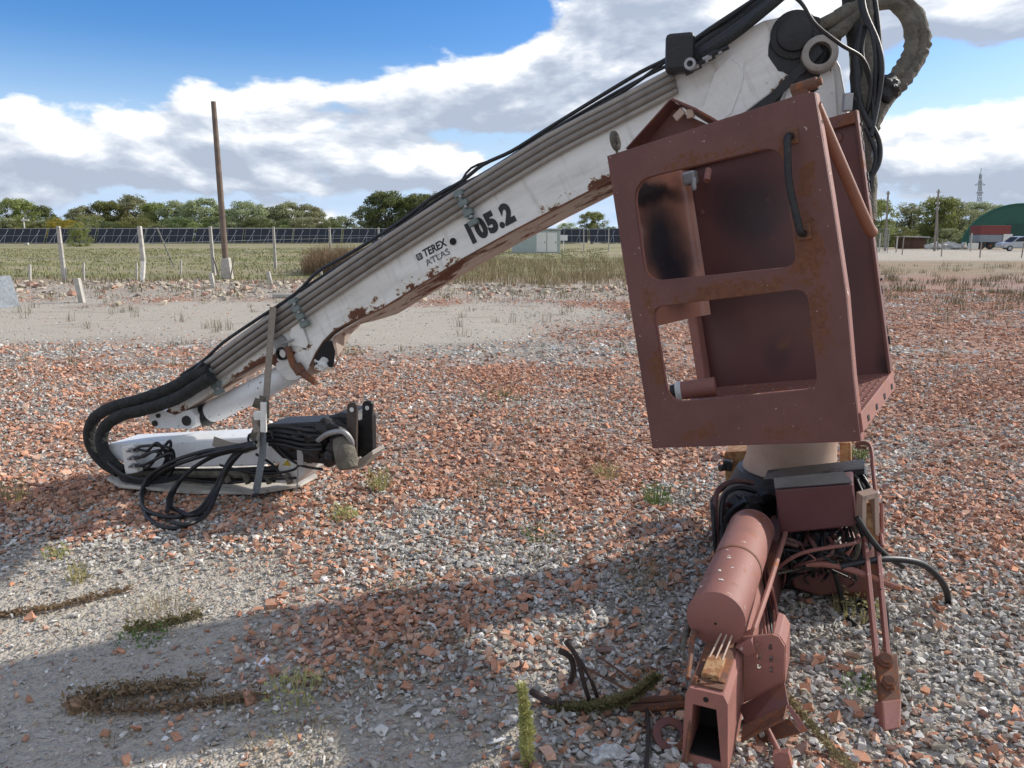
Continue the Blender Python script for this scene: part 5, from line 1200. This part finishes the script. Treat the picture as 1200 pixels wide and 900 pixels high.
# ================================================================== background
def D2(px, D, z=0.0): return V(((px-600)/F*(D*cp+(CH-z)*sp), D, z))      # ground point at world Y=D seen at column px
def hz(py, D):      # world height seen at row py at distance D
    return CH+D*math.tan(math.atan((450-py)/F)-PITCH)
# wire fence with concrete posts
fence = thing('wire_fence', D2(251, 32), 'long wire fence on tall concrete posts between the yard and the green field', 'fence')
fp = [(-30,27.5,265),(76,28,265),(169,29,265),(251,33,265),(323,40,265.5),(388,47,266),(445,56,266.5),(498,64,267),(548,70,267),(600,76,267),(652,82,267.5),(684,85,268),(713,88,268)]
pr = None; tops = []
for i, (px, D, ty_) in enumerate(fp):
    b = D2(px, D); h = hz(ty_, D); w_ = .065; m = MB()
    lean = V((random.uniform(-.03, .03), 0, 0))
    if px == 169:
        m.hexa([b+V((-w_+.35,-w_-.9,0)), b+V((w_+.35,-w_-.9,0)), b+V((w_+.35,w_-.9,0)), b+V((-w_+.35,w_-.9,0)), b+V((-w_+.04,-w_,.75)), b+V((w_+.04,-w_,.75)), b+V((w_+.04,w_,.75)), b+V((-w_+.04,w_,.75))])
        m.hexa([b+V((-w_+.04,-w_,.75)), b+V((w_+.04,-w_,.75)), b+V((w_+.04,w_,.75)), b+V((-w_+.04,w_,.75)), b+V((-w_,-w_,h)), b+V((w_,-w_,h)), b+V((w_,w_,h)), b+V((-w_,w_,h))])
    else: m.hexa([b+V((-w_,-w_,0)), b+V((w_,-w_,0)), b+V((w_,w_,0)), b+V((-w_,w_,0)), b+V((-w_*.8,-w_*.8,h))+lean, b+V((w_*.8,-w_*.8,h))+lean, b+V((w_*.8,w_*.8,h))+lean, b+V((-w_*.8,w_*.8,h))+lean])
    m.build('post', 'concrete', fence); tops.append(b+lean+V((0, -.07, h-.08)))
for k, fr_ in enumerate((1.0, .72, .45)):
    m = MB(); m.tube([V((t.x, t.y, t.z*fr_)) for t in tops], .007 if k else .010, 4); m.build('wire', 'steel', fence)
m = MB(); m.tube([D2(205,34)+V((0,0,.3)), D2(184,33,2.0)], .03, 5); m.build('brace_post', 'steel', fence)
# short stubs
sl = ['short thin stub standing leftmost behind the slab', 'pale leaning stub between the first two tall posts, near the track', 'thin grey stub upright behind the leaning pale stub', 'thin stub just left of the bent tall post', 'thin stub midway between the bent post and the wooden pole', 'leaning pale stub on the stones left of the wooden pole', 'leaning pale stub on the stones right of the wooden pole', 'small pale stub nearest the boom on the stony bank']
for (px, y0, y1, lean, r), lb in zip([(35,332,310,0,.035),(97,355,326,-7,.06),(98,329,308,0,.03),(160,328,308,0,.03),(212,326,305,0,.03),(252,345,320,-5,.05),(320,342,318,-6,.05),(378,325,315,-3,.045)], sl):
    b = G(px, y0); D = b.y; tp = D2(px+lean, D, hz(y1, D)); m = MB(); m.hexa([b+V((-r,-r,-.1)), b+V((r,-r,-.1)), b+V((r,r,-.1)), b+V((-r,r,-.1)), tp+V((-r,-r,0)), tp+V((r,-r,0)), tp+V((r,r,0)), tp+V((-r,r,0))])
    tag(m.build('short_post', 'concrete', None), lb, 'post', 'stub posts along the far edge')
m = MB(); q = G(325,353); m.box(q+V((0,0,.08)), (1.3,.12,.1), Matrix.Rotation(.1,3,'Z')); 
q = G(345,351); m = MB(); m.box(q+V((0.2,0,.10)), (1.5,.14,.09), Matrix.Rotation(.05,3,'Z')); tag(m.build('fallen_post', 'concrete', None, bevel=.01), 'pale concrete post lying flat on the stones above the boom end', 'fallen post')
# wooden pole
b = D2(266, 30.5); wp = thing('wooden_pole', b, 'tall bare brown wooden pole in a concrete stub, leaning left', 'pole')
tp = D2(250, 30.5, hz(119, 30.5)); bt = b+V((0, 0, .55))
m = MB(); m.tube([bt-V((0,0,.4)), bt.lerp(tp, .5), tp], [.12, .11, .09], 14); m.build('shaft', 'wood', wp, smooth=True)
m = MB(); m.hexa([b+V((-.20,-.12,-.05)), b+V((.22,-.12,-.05)), b+V((.22,.18,-.05)), b+V((-.20,.18,-.05)), b+V((-.15,-.12,.78)), b+V((.15,-.12,.82)), b+V((.15,.16,.82)), b+V((-.15,.16,.78))]); m.build('concrete_footing', 'concrete', wp, bevel=.02)
for s_ in (-1, 1):
    m = MB(); m.tube([b+V((s_*.20,-.2,0)), b+V((s_*.42,-.2,.85))], .03, 6); m.build('footing_prop', 'greywood', wp)
# solar tables
M['pv'] = simple('solar_panel_glass', (.012, .015, .024), .65, 0, .2, 1, 0)
M['alu'] = simple('galvanised_frame', (.34, .36, .38), .5, .3, .1, 3, 0)
def solar(loc):
    t = thing('solar_table', loc, 'dark solar panel table in the long row beyond the green field', 'solar panel', 'solar tables in the far row')
    L_ = 9.6
    def q(x, y, z): return loc+V((x, y, z))
    for r_ in range(2):
        m = MB(); z0 = .55+r_*1.42; z1 = z0+1.38; y0 = r_*.85; y1 = y0+.83
        m.hexa([q(-L_/2,y0,z0), q(L_/2,y0,z0), q(L_/2,y0+.05,z0-.02), q(-L_/2,y0+.05,z0-.02), q(-L_/2,y1,z1), q(L_/2,y1,z1), q(L_/2,y1+.05,z1-.02), q(-L_/2,y1+.05,z1-.02)])
        m.build('panel_row', 'pv', t)
    m = MB()
    m.box(q(0,.84,1.95), (L_,.04,.06)); m.box(q(0,-.03,.53), (L_,.04,.05)); m.box(q(0,1.68,3.34), (L_,.04,.06))
    for k in range(7): x_ = -L_/2+k*L_/6; m.tube([q(x_,-.06,.52), q(x_,1.64,3.36)], .028, 4)
    m.build('frame', 'alu', t)
    for k in range(3):
        x_ = -L_/2+1.6+k*3.2; m = MB(); m.tube([q(x_,-.3,0), q(x_,.6,1.7)], .05, 4); m.tube([q(x_-.9,-.35,0.4), q(x_+.3,1.3,3.0)], .035, 4); m.build('support', 'alu', t)
    return t
D = 158.0; x0 = D2(-150, D).x; s0 = solar(V((x0, D, 0))); kids()
for i in range(1, 20):
    xx_ = x0+i*10.0
    clone(s0, Matrix.Translation((xx_, D+(i % 3)*.15, 0)), label='dark solar panel table in the long row beyond the green field')
# transformer kiosk
b = D2(628, 80); k_ = thing('transformer_kiosk', b, 'pale grey-green transformer cabin with white doors behind the dry weeds', 'cabin')
hk = hz(267.5, 80); m = MB(); m.box(b+V((0,1.2,hk/2-.1)), (5.0, 2.4, hk-.2)); m.build('wall', simple('kiosk_green', (.36,.42,.40), .7, 0, .08, 2), k_, bevel=.03)
m = MB(); m.box(b+V((0,1.2,hk-.08)), (5.3, 2.7, .14)); m.build('roof', simple('kiosk_roof', (.5,.5,.48), .7), k_, bevel=.03)
for s_ in (.55, 1.65):
    m = MB(); m.box(b+V((s_,-.02,hk/2-.15)), (1.0,.05,hk-.55)); d_ = m.build('door', simple('kiosk_door', (.68,.69,.66), .6, 0, .05, 2), k_, bevel=.01)
    m = MB(); m.box(b+V((s_+.35,-.06,1.1)), (.05,.04,.2)); m.build('handle', 'grease', d_)
b = D2(660, 84); m = MB(); m.box(b+V((0,0,1.55)), (.9,.1,.6)); m.tube([b, b+V((0,0,1.4))], .04, 6); tag(m.build('white_sign', simple('sign_white', (.7,.7,.7), .6, 0, .03, 2), None), 'blank white board on a post just right of the transformer cabin', 'sign')

# ---------- trees
M['bark'] = simple('tree_bark', (.10, .085, .07), .9, 0, .3, 4, .5, .02)
M['leafA'] = foliage('tree_leaves_green', (.15, .18, .055), (.27, .29, .11), .22, trans=.4)
M['leafB'] = foliage('tree_leaves_silver', (.21, .23, .12), (.34, .35, .20), .18, trans=.4)
M['leafC'] = foliage('tree_leaves_yellow', (.20, .17, .03), (.36, .29, .05), .15, trans=.4)
M['leafD'] = foliage('tree_leaves_dark', (.105, .135, .055), (.17, .20, .085), .2, trans=.4)
def tree(seed, mat, kind='round', n_=9500):
    rr = np.random.default_rng(seed); r = random.Random(seed)
    t = thing('tree', V((0, 0, -500)), 'x', 'tree')
    m = MB(); m.tube([V((0,0,-500)), V((.02,0,-499.8)), V((.0,.01,-499.45))], [.035, .028, .012], 7)
    for k in range(7):
        a = r.uniform(0, 6.28); z0 = r.uniform(.18, .45); m.tube([V((0,0,-500+z0)), V((math.cos(a)*.12, math.sin(a)*.12, -500+z0+.16)), V((math.cos(a)*.22, math.sin(a)*.22, -500+z0+.32))], [.014, .009, .004], 5)
    m.build('trunk', 'bark', t, smooth=True)
    # clumps over a crown envelope
    nc = 85; cs = []
    while len(cs) < nc:
        z = r.uniform(.14, .92)
        if kind == 'round': R_ = .38*math.sqrt(max(.02, 1-((z-.56)/.42)**2))
        elif kind == 'tall': R_ = .20*math.sqrt(max(.02, 1-((z-.56)/.45)**2))
        else: R_ = .55*math.sqrt(max(.02, 1-((z-.45)/.5)**2))
        a = r.uniform(0, 6.28); rad = R_*math.sqrt(r.random()); cs.append((math.cos(a)*rad, math.sin(a)*rad, z-(.12 if kind == 'bush' else 0), r.uniform(.06, .13)))
    cs = np.array(cs); pick = rr.integers(0, nc, n_); d = rr.normal(0, 1, (n_, 3)); d /= np.linalg.norm(d, axis=1)[:, None]
    p = cs[pick, :3]+d*(cs[pick, 3]*rr.uniform(.45, 1.12, n_))[:, None]*np.array([1.1, 1.1, .8])
    p[:, 2] = np.clip(p[:, 2], .02, 1.02)
    u = rr.normal(0, 1, (n_, 3)); u /= np.linalg.norm(u, axis=1)[:, None]; v = np.cross(u, d+.01); v /= np.linalg.norm(v, axis=1)[:, None]+1e-9
    s_ = rr.uniform(.010, .022, n_)[:, None]
    q = np.stack([p-u*s_, p+v*s_*.7, p+u*s_, p-v*s_*.7], 1).reshape(-1, 3)
    me = bpy.data.meshes.new('crown'); npmesh(me, q, np.arange(len(q)), np.full(n_, 4)); me.materials.append(M[mat])
    o = bpy.data.objects.new('crown', me); place(o, t, Matrix.Translation((0, 0, -500)))
    return t
TV = {('A', 'round'): tree(1, 'leafA'), ('B', 'round'): tree(2, 'leafB'), ('C', 'bush'): tree(3, 'leafC', 'bush', 7000), ('D', 'round'): tree(4, 'leafD'), ('A', 'bush'): tree(5, 'leafA', 'bush', 7500), ('B', 'tall'): tree(6, 'leafB', 'tall', 4000), ('D', 'bush'): tree(7, 'leafD', 'bush', 7500), ('B', 'bush'): tree(8, 'leafB', 'bush', 7500)}
kids()
used = set()
def put(key, px, top, D, label, wd=1.0, grp='trees beyond the solar panels'):
    b = D2(px, D); h = hz(top, D); b = D2(px, D, h*.6); b.z = 0; Mx = Matrix.Translation(b) @ Matrix.Rotation(px*1.7, 4, 'Z') @ Matrix.Diagonal((h*wd, h*wd, h, 1))
    src = TV[key]
    if key not in used:
        used.add(key); src.matrix_basis = Mx; WM[src.name] = Mx; o = src
    else: o = clone(src, Mx)
    tag(o, label, 'tree', grp); return o
TL_ = [('A','round',18,231,225,'dense green tree at the left edge of the far tree belt'),('D','round',45,240,240,'dark tree second from the left in the far belt'),('C','bush',74,250,195,'bright yellow-leaved bushy tree above the solar panels'),('C','bush',22,262,195,'low yellow bush at the far left above the panels'),
 ('B','round',98,240,235,'grey-green tree behind the yellow one'),('A','round',127,234,240,'green tree between the yellow tree and the tall round crown'),('B','round',152,227,245,'tallest pale round crown in the left half of the belt'),('A','round',182,236,235,'green tree just right of the tallest pale crown'),
 ('B','round',207,234,232,'pale tree left of the wooden pole, with even crown'),('B','round',238,230,225,'large pale tree directly behind the wooden pole'),('D','round',262,244,238,'dark narrow tree right behind the wooden pole foot'),('B','round',291,234,215,'silvery tree standing alone-looking right of the wooden pole'),
 ('D','round',315,242,235,'dark tree right of the silvery one'),('B','round',338,235,232,'wide pale crown left of the belt gap'),('B','round',362,238,236,'pale crown right of the wide one, touching it'),('A','bush',386,252,236,'small green tree at the right end of the left belt'),
 ('B','round',432,240,232,'pale lower tree left of the dark group behind the boom'),('D','round',452,223,228,'dark tall tree first in the group behind the boom'),('A','round',474,231,232,'green tree in the middle of the group behind the boom'),('D','round',494,226,230,'dark tree right of the middle in that group'),('B','round',514,224,236,'paler crown touching the boom pipes'),('D','round',538,222,236,'dark crown mostly hidden by the boom'),
 ('A','round',694,247,190,'round green tree between boom underside and cab'),('A','bush',665,257,200,'lower green tree left of that round one, under the boom'),('D','bush',716,262,200,'low dark tree half hidden behind the cab corner')]
for a, b, px, top, D, lb in TL_: put((a, b), px, top, D, lb, wd=1.15 if b == 'round' else 1.2)
for i in range(30):
    px = -20+i*14.5 + 6*math.sin(i*2.7); put([('A','bush'),('D','bush'),('B','bush')][i % 3], px, 254+6*math.sin(i*1.9), 215+8*math.sin(i*3.1), 'low leafy tree filling the foot of the far tree belt', 1.5)
put(('A','bush'), 92, 256, 135, 'dark green bush growing in front of the solar panels', .8, 'bushes')
for a, b, px, top, D, lb, w_ in [('A','round',1024,232,110,'green tree behind the right edge of the cab',1.1),('B','bush',1045,254,150,'grey-green bush right of the far utility pole',1.2),('B','tall',1066,236,150,'slender feathery tree left of the big round one',1.4),('D','bush',1082,256,150,'dark bush at the left foot of the big round tree',1.2),('A','round',1100,229,140,'big dark-green tree, left half, behind the leaning poles',1.1),('B','round',1118,232,145,'big tree with yellow-green right side',1.1),('A','bush',1058,262,130,'low green bush above the brown lean-to',1.3),('B','round',1152,235,170,'yellow-green tree behind the lattice mast',1.3),('C','bush',1198,234,175,'yellowish crown rising above the green hangar',1.4),('A','bush',1128,258,150,'green bush at the left foot of the hangar',1.2),('A','bush',1030,262,130,'low green bush near the mesh gate',1.4),('B','bush',1112,264,135,'pale bush behind the white rubble',1.3)]:
    put((a, b), px, top, D, lb, w_, 'trees behind the yard on the right')

# ---------- right-hand background
grn = simple('green_tarpaulin', (.012, .085, .062), .55, 0, .12, 1.5, .3, .05)
D = 128; b = D2(1194, D); RW, RH = 9.5, hz(239, D)
hg = thing('arched_hangar', b, 'dark green arched tarpaulin hangar behind the trailer', 'hangar')
m = MB(); ang = np.linspace(0, math.pi, 25)
o1 = [b+V((-RW*math.cos(a), 0, RH*math.sin(a))) for a in ang]; m.prism(o1, V((17, 24, 0))); m.build('tarpaulin_shell', grn, hg, smooth=False)
m = MB(); m.tube([b+V((-(RW+.05)*math.cos(a), -.05, (RH+.05)*math.sin(a))) for a in ang], .12, 6); m.build('edge_rib', simple('green_rib', (.02,.12,.09), .6), hg, smooth=True)
m = MB(); m.box(b+V((0,-.06,1.9)), (5,.08,3.8)); m.build('door', simple('hangar_door_green', (.010,.06,.045), .6), hg)
D = 175; b = D2(1131, D); m = MB(); m.prism([b+V((-4*math.cos(a), 0, hz(259, D)*math.sin(a))) for a in ang], V((0, 12, 0))); tag(m.build('small_hangar', simple('slate_tarpaulin', (.07,.10,.11), .6), None), 'small slate-grey arched hangar left of the green one', 'hangar')
# trailer
D = 104; b = D2(1165, D); tr = thing('box_trailer', b, 'red and grey lorry trailer with a white end panel before the green hangar', 'trailer')
m = MB(); m.box(b+V((-.2,1,2.55)), (4.0,2.4,1.2)); m.build('red_load_box', simple('trailer_red', (.18,.035,.03), .6), tr, bevel=.03)
m = MB(); m.box(b+V((-.7,1,1.45)), (3.0,2.4,.95)); m.build('grey_side', simple('trailer_grey', (.22,.25,.28), .6), tr, bevel=.03)
m = MB(); m.box(b+V((1.5,.9,1.5)), (1.2,2.3,1.05)); m.build('white_panel', simple('trailer_white', (.65,.65,.62), .6), tr, bevel=.03)
m = MB(); m.box(b+V((0,1,.85)), (4.6,1.6,.18)); m.build('chassis', 'rust', tr)
for x_ in (-1.8, -.6, 1.5):
    m = MB(); m.lathe(b+V((x_,-.1,.48)), V((0,1,0)), [(0,.46),(.3,.46)], 16); wl = m.build('wheel', 'grease', tr, smooth=True)
    m = MB(); m.lathe(b+V((x_,-.12,.48)), V((0,1,0)), [(0,.2),(.02,.2)], 12); m.build('rim', 'rust', wl)
# silver car
D = 92; b = D2(1196, D); ca_ = thing('parked_car', b, 'silver car parked at the right edge with dark windscreen', 'car')
sv = simple('silver_car_paint', (.42,.44,.47), .3, .6, .05, 1, 0)
pr_ = [(-2.0,.35),(-2.05,.75),(-1.95,.95),(-1.0,1.08),(-.35,1.62),(.2,1.74),(1.4,1.72),(1.95,1.2),(2.1,.95),(2.1,.35)]
m = MB(); m.prism([b+V((x, 0, z)) for x, z in pr_], V((0, 1.75, 0))); m.build('body', sv, ca_, bevel=.08)
m = MB(); m.prism([b+V((x, -.01, z)) for x, z in [(-.85,1.1),(-.3,1.56),(.3,1.66),(1.3,1.64),(1.7,1.15)]], V((0,-.01,0))); m.build('side_window', 'pv', ca_)
m = MB(); m.hexa([b+V((-1.05,.2,1.09)), b+V((-1.05,1.55,1.09)), b+V((-.42,1.5,1.62)), b+V((-.42,.25,1.62)), b+V((-1.07,.2,1.12)), b+V((-1.07,1.55,1.12)), b+V((-.44,1.5,1.65)), b+V((-.44,.25,1.65))]); m.build('windscreen', 'pv', ca_)
for x_ in (-1.3, 1.35):
    m = MB(); m.lathe(b+V((x_,-.03,.33)), V((0,1,0)), [(0,.33),(.22,.33)], 18); wl = m.build('wheel', 'grease', ca_, smooth=True)
    m = MB(); m.lathe(b+V((x_,-.05,.33)), V((0,1,0)), [(0,.2),(.02,.2)], 14); m.build('rim', sv, wl)
m = MB(); m.box(b+V((-2.03,.3,.8)), (.06,.3,.15)); m.build('headlight', 'foam', ca_)
# small white cabin frame
b = D2(1142, 98); m = MB(); m.box(b+V((0,.4,.55)), (.9,.8,.7)); tag(m.build('white_crate', simple('crate_white', (.65,.65,.6), .7), None, bevel=.03), 'small white box beside the front of the trailer', 'crate')
# lean-to
b = D2(1071, 108); lt = thing('lean_to', b, 'low brown open lean-to with a pale roof, far right of the cab', 'shed')
m = MB(); m.box(b+V((0,1.2,.8)), (3.2,2.0,1.5)); m.build('wall', simple('leanto_brown', (.09,.05,.035), .9, 0, .4, 1), lt)
m = MB(); m.box(b+V((.1,1.0,1.68)), (3.7,2.6,.12), Matrix.Rotation(.03,3,'Y')); m.build('roof', simple('leanto_roof', (.5,.5,.48), .8), lt)
for x_ in (-1.7, 1.7):
    m = MB(); m.tube([b+V((x_,-.2,0)), b+V((x_,-.2,1.62))], .05, 6); m.build('post', 'greywood', lt)
for i, (px, r, lb) in enumerate([(1090,.55,'white rubble lump nearest the brown lean-to'),(1097,.7,'white rubble lump behind the leaning poles'),(1106,.6,'white rubble lump right of the leaning poles'),(1114,.7,'white rubble lump in the middle of the pale heaps'),(1121,.45,'small white rubble lump third from the trailer'),(1127,.6,'white rubble lump near the small white box'),(1102,.35,'smallest white lump in front of the pale heaps')]):
    m = MB(); m.blob(D2(px, 106+i % 3)+V((0,0,.25)), r, 40+i, 2, .5, (1.3,1,.9)); tag(m.build('rubble_lump', simple('white_rubble', (.5,.49,.46), .9, 0, .3, 3, .8, .1), None), lb, 'rubble lump', 'pale heaps on the right')
# poles
def pole(px0, px1, top, D, r, label, cross=False):
    b = D2(px0, D); tp = D2(px1, D, hz(top, D)); t = thing('utility_pole', b, label, 'pole', 'poles on the right')
    m = MB(); m.tube([b-V((0,0,.2)), tp], [r, r*.75], 8); m.build('shaft', 'greywood', t, smooth=True)
    m = MB(); m.tube([tp+V((-.25,0,-.3)), tp+V((.25,0,-.3))], .05, 6); m.build('crossbar', 'steel', t)
    for s_ in (-.2, .2):
        m = MB(); m.lathe(tp+V((s_,0,-.3)), (0,0,1), [(0,.05),(.08,.07),(.2,.04)], 8); m.build('insulator', 'foam', t)
pole(1037, 1041, 224, 92, .14, 'dark utility pole nearest the cab, on the right')
pole(1095, 1100, 222, 92, .13, 'grey slightly leaning utility pole in front of the big round tree')
pole(1099, 1099, 236, 96, .08, 'thinner pole close beside the leaning one')
b = D2(31, 165); m = MB(); m.tube([b, b+V((0,0,hz(255,165)))], .12, 6); m.box(b+V((.3,0,hz(258,165))), (1.6,.2,.35)); m.box(b+V((0,0,.6)), (.9,.5,1.0)); tag(m.build('white_mast', simple('mast_white', (.65,.65,.62), .6), None), 'short white mast with a crossarm above the solar panels at left', 'mast')
# lattice mast
D = 330; b = D2(1146, D); tz = hz(204, D); lm = thing('lattice_mast', b, 'tall thin lattice mast with crossarms behind the hangar', 'mast')
tx = D2(1149, D, tz).x-b.x
def leg(sx_, sy_, k): return b+V((sx_*1.15*(1-k*.75)+tx*k, sy_*1.15*(1-k*.75), tz*k))
for sx_, sy_ in ((-1,-1),(1,-1),(1,1),(-1,1)):
    m = MB(); m.tube([leg(sx_,sy_,0), leg(sx_,sy_,1)], .10, 4); m.build('leg', 'alu', lm)
m = MB()
for i in range(12):
    k0, k1 = i/12, (i+1)/12
    for (a, c) in (((-1,-1),(1,-1)), ((1,-1),(1,1)), ((1,1),(-1,1)), ((-1,1),(-1,-1))):
        m.tube([leg(*a, k0), leg(*c, k1)], .05, 4); m.tube([leg(*c, k0), leg(*a, k1)], .05, 4)
m.build('lattice', 'alu', lm)
for k, w_ in ((.84, 4.2), (.72, 3.0)):
    m = MB(); c = leg(0,0,k); m.box(c, (w_,.3,.3)); m.tube([c+V((-w_/2,0,0)), c+V((0,0,1.5))], .09, 4); m.tube([c+V((w_/2,0,0)), c+V((0,0,1.5))], .09, 4); m.build('crossarm', 'alu', lm)
m = MB(); m.tube([leg(0,0,1), leg(0,0,1)+V((.1,0,2.5))], .12, 4); m.build('antenna', 'alu', lm)
# mesh gate and thin posts along the road
b0 = D2(1021, 80); b1 = D2(1040, 80); mg = thing('mesh_gate', b0, 'pale wire mesh gate panel beside the dark pole', 'gate'); hh_ = hz(268, 80)
m = MB(); m.tube([b0, b0+V((0,0,hh_)), b1+V((0,0,hh_)), b1], .035, 5); m.build('gate_frame', 'alu', mg)
m = MB()
for k in range(8):
    t_ = k/8; a = b0.lerp(b1, t_); c = b0.lerp(b1, min(1, t_+.3)); m.tube([a, c+V((0,0,hh_*min(1,(1-t_)/.3)))], .012, 3); m.tube([c, a+V((0,0,hh_))], .012, 3)
m.build('mesh', 'alu', mg)
for i, (px, D, top, mt, lb) in enumerate([(1057,72,275,'greywood','thin dark post in front of the brown lean-to'),(1103,66,280,'greywood','thin dark post below the leaning pole'),(1137,90,273,'concrete','pale concrete post left of the trailer'),(1148,62,284,'greywood','thin dark post in front of the trailer wheels'),(1197,62,284,'greywood','thin dark post before the silver car'),(1050,84,277,'concrete','pale post between mesh gate and lean-to'),(1030,86,274,'concrete','pale post behind the mesh gate')]):
    b = D2(px, D); m = MB(); m.tube([b, b+V((random.uniform(-.05,.05),0,hz(top, D)))], .05 if mt == 'greywood' else .08, 5); tag(m.build('road_post', mt, None), lb, 'post', 'posts along the pale road')

# ---------- grass and dry weeds (stuff)
def bladefield(name, x, y, h, wd, col, label, cat, lean=.35):
    N = len(x); a = rng.uniform(0, 6.283, N); z = height(x, y); d = np.stack([np.cos(a), np.sin(a)], -1); l = h*lean*rng.normal(0, 1, N)
    ca_ = rng.uniform(0, 6.283, N); s_ = np.stack([np.cos(ca_), np.sin(ca_)], -1)*wd[:, None]*.5
    p0 = np.stack([x-s_[:, 0], y-s_[:, 1], z], -1); p1 = np.stack([x+s_[:, 0], y+s_[:, 1], z], -1)
    mx = x+d[:, 0]*l*.4; my = y+d[:, 1]*l*.4; mz = z+h*.6
    p2 = np.stack([mx+s_[:, 0]*.8, my+s_[:, 1]*.8, mz], -1); p3 = np.stack([mx-s_[:, 0]*.8, my-s_[:, 1]*.8, mz], -1)
    p4 = np.stack([x+d[:, 0]*l, y+d[:, 1]*l, z+h], -1)
    vv = np.stack([p0, p1, p2, p3, p4], 1).reshape(-1, 3); bi = np.arange(N)[:, None]*5
    f = np.concatenate([bi+0, bi+1, bi+2, bi+3, bi+3, bi+2, bi+4], 1)
    me = bpy.data.meshes.new(name); npmesh(me, vv, f.ravel(), np.tile([4, 3], N))
    at = me.color_attributes.new('col', 'FLOAT_COLOR', 'CORNER'); c = np.repeat(col, 7, 0); at.data.foreach_set('color', np.concatenate([c, np.ones((len(c), 1))], 1).astype(np.float32).ravel())
    me.materials.append(M['blade']); o = bpy.data.objects.new(name, me); COL.objects.link(o); return tag(o, label, cat, kind='stuff')
n = NT('blade_grass'); at = n.n('ShaderNodeAttribute', attribute_name='col').outputs['Color']; n.set(Base_Color=at, Roughness=.8); n.b.inputs['Specular IOR Level'].default_value = .2; M['blade'] = n.m
def clumps(N, per, y0, y1, xr0, xr1, rad, pw_=1.0, keep=None):
    yy = (y0**(pw_+1)+rng.random(N)*(y1**(pw_+1)-y0**(pw_+1)))**(1/(pw_+1)); xx = yy*rng.uniform(xr0, xr1, N)
    if keep is not None: k = rng.random(N) < keep(xx, yy); xx, yy = xx[k], yy[k]
    N = len(xx); hs = rng.uniform(.5, 1.2, N)
    x = np.repeat(xx, per)+rng.normal(0, rad, N*per); y = np.repeat(yy, per)+rng.normal(0, rad, N*per); return x, y, np.repeat(hs, per)
A = []
def dcol(N, a, b): t = rng.random(N)[:, None]; return np.array(a)*(1-t)+np.array(b)*t
# tall dead weeds by the fence, under the boom, and the brown stand left of it
x1, y1_, h1_ = clumps(900, 18, 25, 52, -.12, .16, .16, .0, lambda x, y: np.clip(1.6*fbm(x*.3, y*.5, 3, 90)-.25, 0, 1))
x2, y2_, h2_ = clumps(330, 46, 33, 40, -.26, -.15, .22, .0)
x3, y3_, h3_ = clumps(1500, 14, 20, 34, -.72, .75, .14, .0, lambda x, y: np.clip(2.0*fbm(x*.3, y*.5, 3, 91)-.55, 0, 1)*.7)
x4, y4_, h4_ = clumps(260, 16, 9, 20, -.7, .75, .05, .3, lambda x, y: np.clip(2.2*fbm(x*.4, y*.4, 3, 92)-.7, 0, 1))
x5, y5_, h5_ = clumps(700, 16, 16, 45, .3, .75, .12, .0, lambda x, y: np.clip(2.0*fbm(x*.25, y*.3, 3, 93)-.6, 0, 1))
x6, y6_, h6_ = clumps(420, 14, 2.2, 9, -.7, .75, .035, .8, lambda x, y: np.clip(2.4*fbm(x*.9, y*.9, 3, 95)-.8, 0, 1))
x = np.concatenate([x1, x2, x3, x4, x5, x6]); y = np.concatenate([y1_, y2_, y3_, y4_, y5_, y6_])
h = np.concatenate([h1_*.62*(.35+1.1*fbm(x1*.5, y1*.3, 3, 97)), h2_*1.15, h3_*.22, h4_*.22, h5_*.32, h6_*.085])*rng.uniform(.4, 1.1, len(x))
wd = np.concatenate([np.full(len(x1), .014), np.full(len(x2), .018), np.full(len(x3), .016), np.full(len(x4), .006), np.full(len(x5), .012), np.full(len(x6), .003)])
col = np.concatenate([dcol(len(x1), (.19,.145,.075), (.38,.32,.19)), dcol(len(x2), (.15,.10,.06), (.28,.20,.12)), dcol(len(x3), (.10,.09,.04), (.24,.20,.11)), dcol(len(x4), (.12,.10,.06), (.2,.18,.1)), dcol(len(x5), (.13,.11,.05), (.26,.22,.13)), dcol(len(x6), (.16,.13,.07), (.30,.26,.15))])
bladefield('dry_weeds', x, y, h, wd, col, 'tall dead brown weeds standing along the fence and across the yard', 'dry weeds')
xg, yg, hg_ = clumps(3600, 9, 29, 110, -.8, .12, .25, .2)
bladefield('field_grass', xg, yg, hg_*.14*rng.uniform(.5, 1.2, len(xg)), .02+.0006*yg, dcol(len(xg), (.15,.175,.065), (.34,.31,.17)), 'rough green and straw field grass beyond the fence', 'grass')
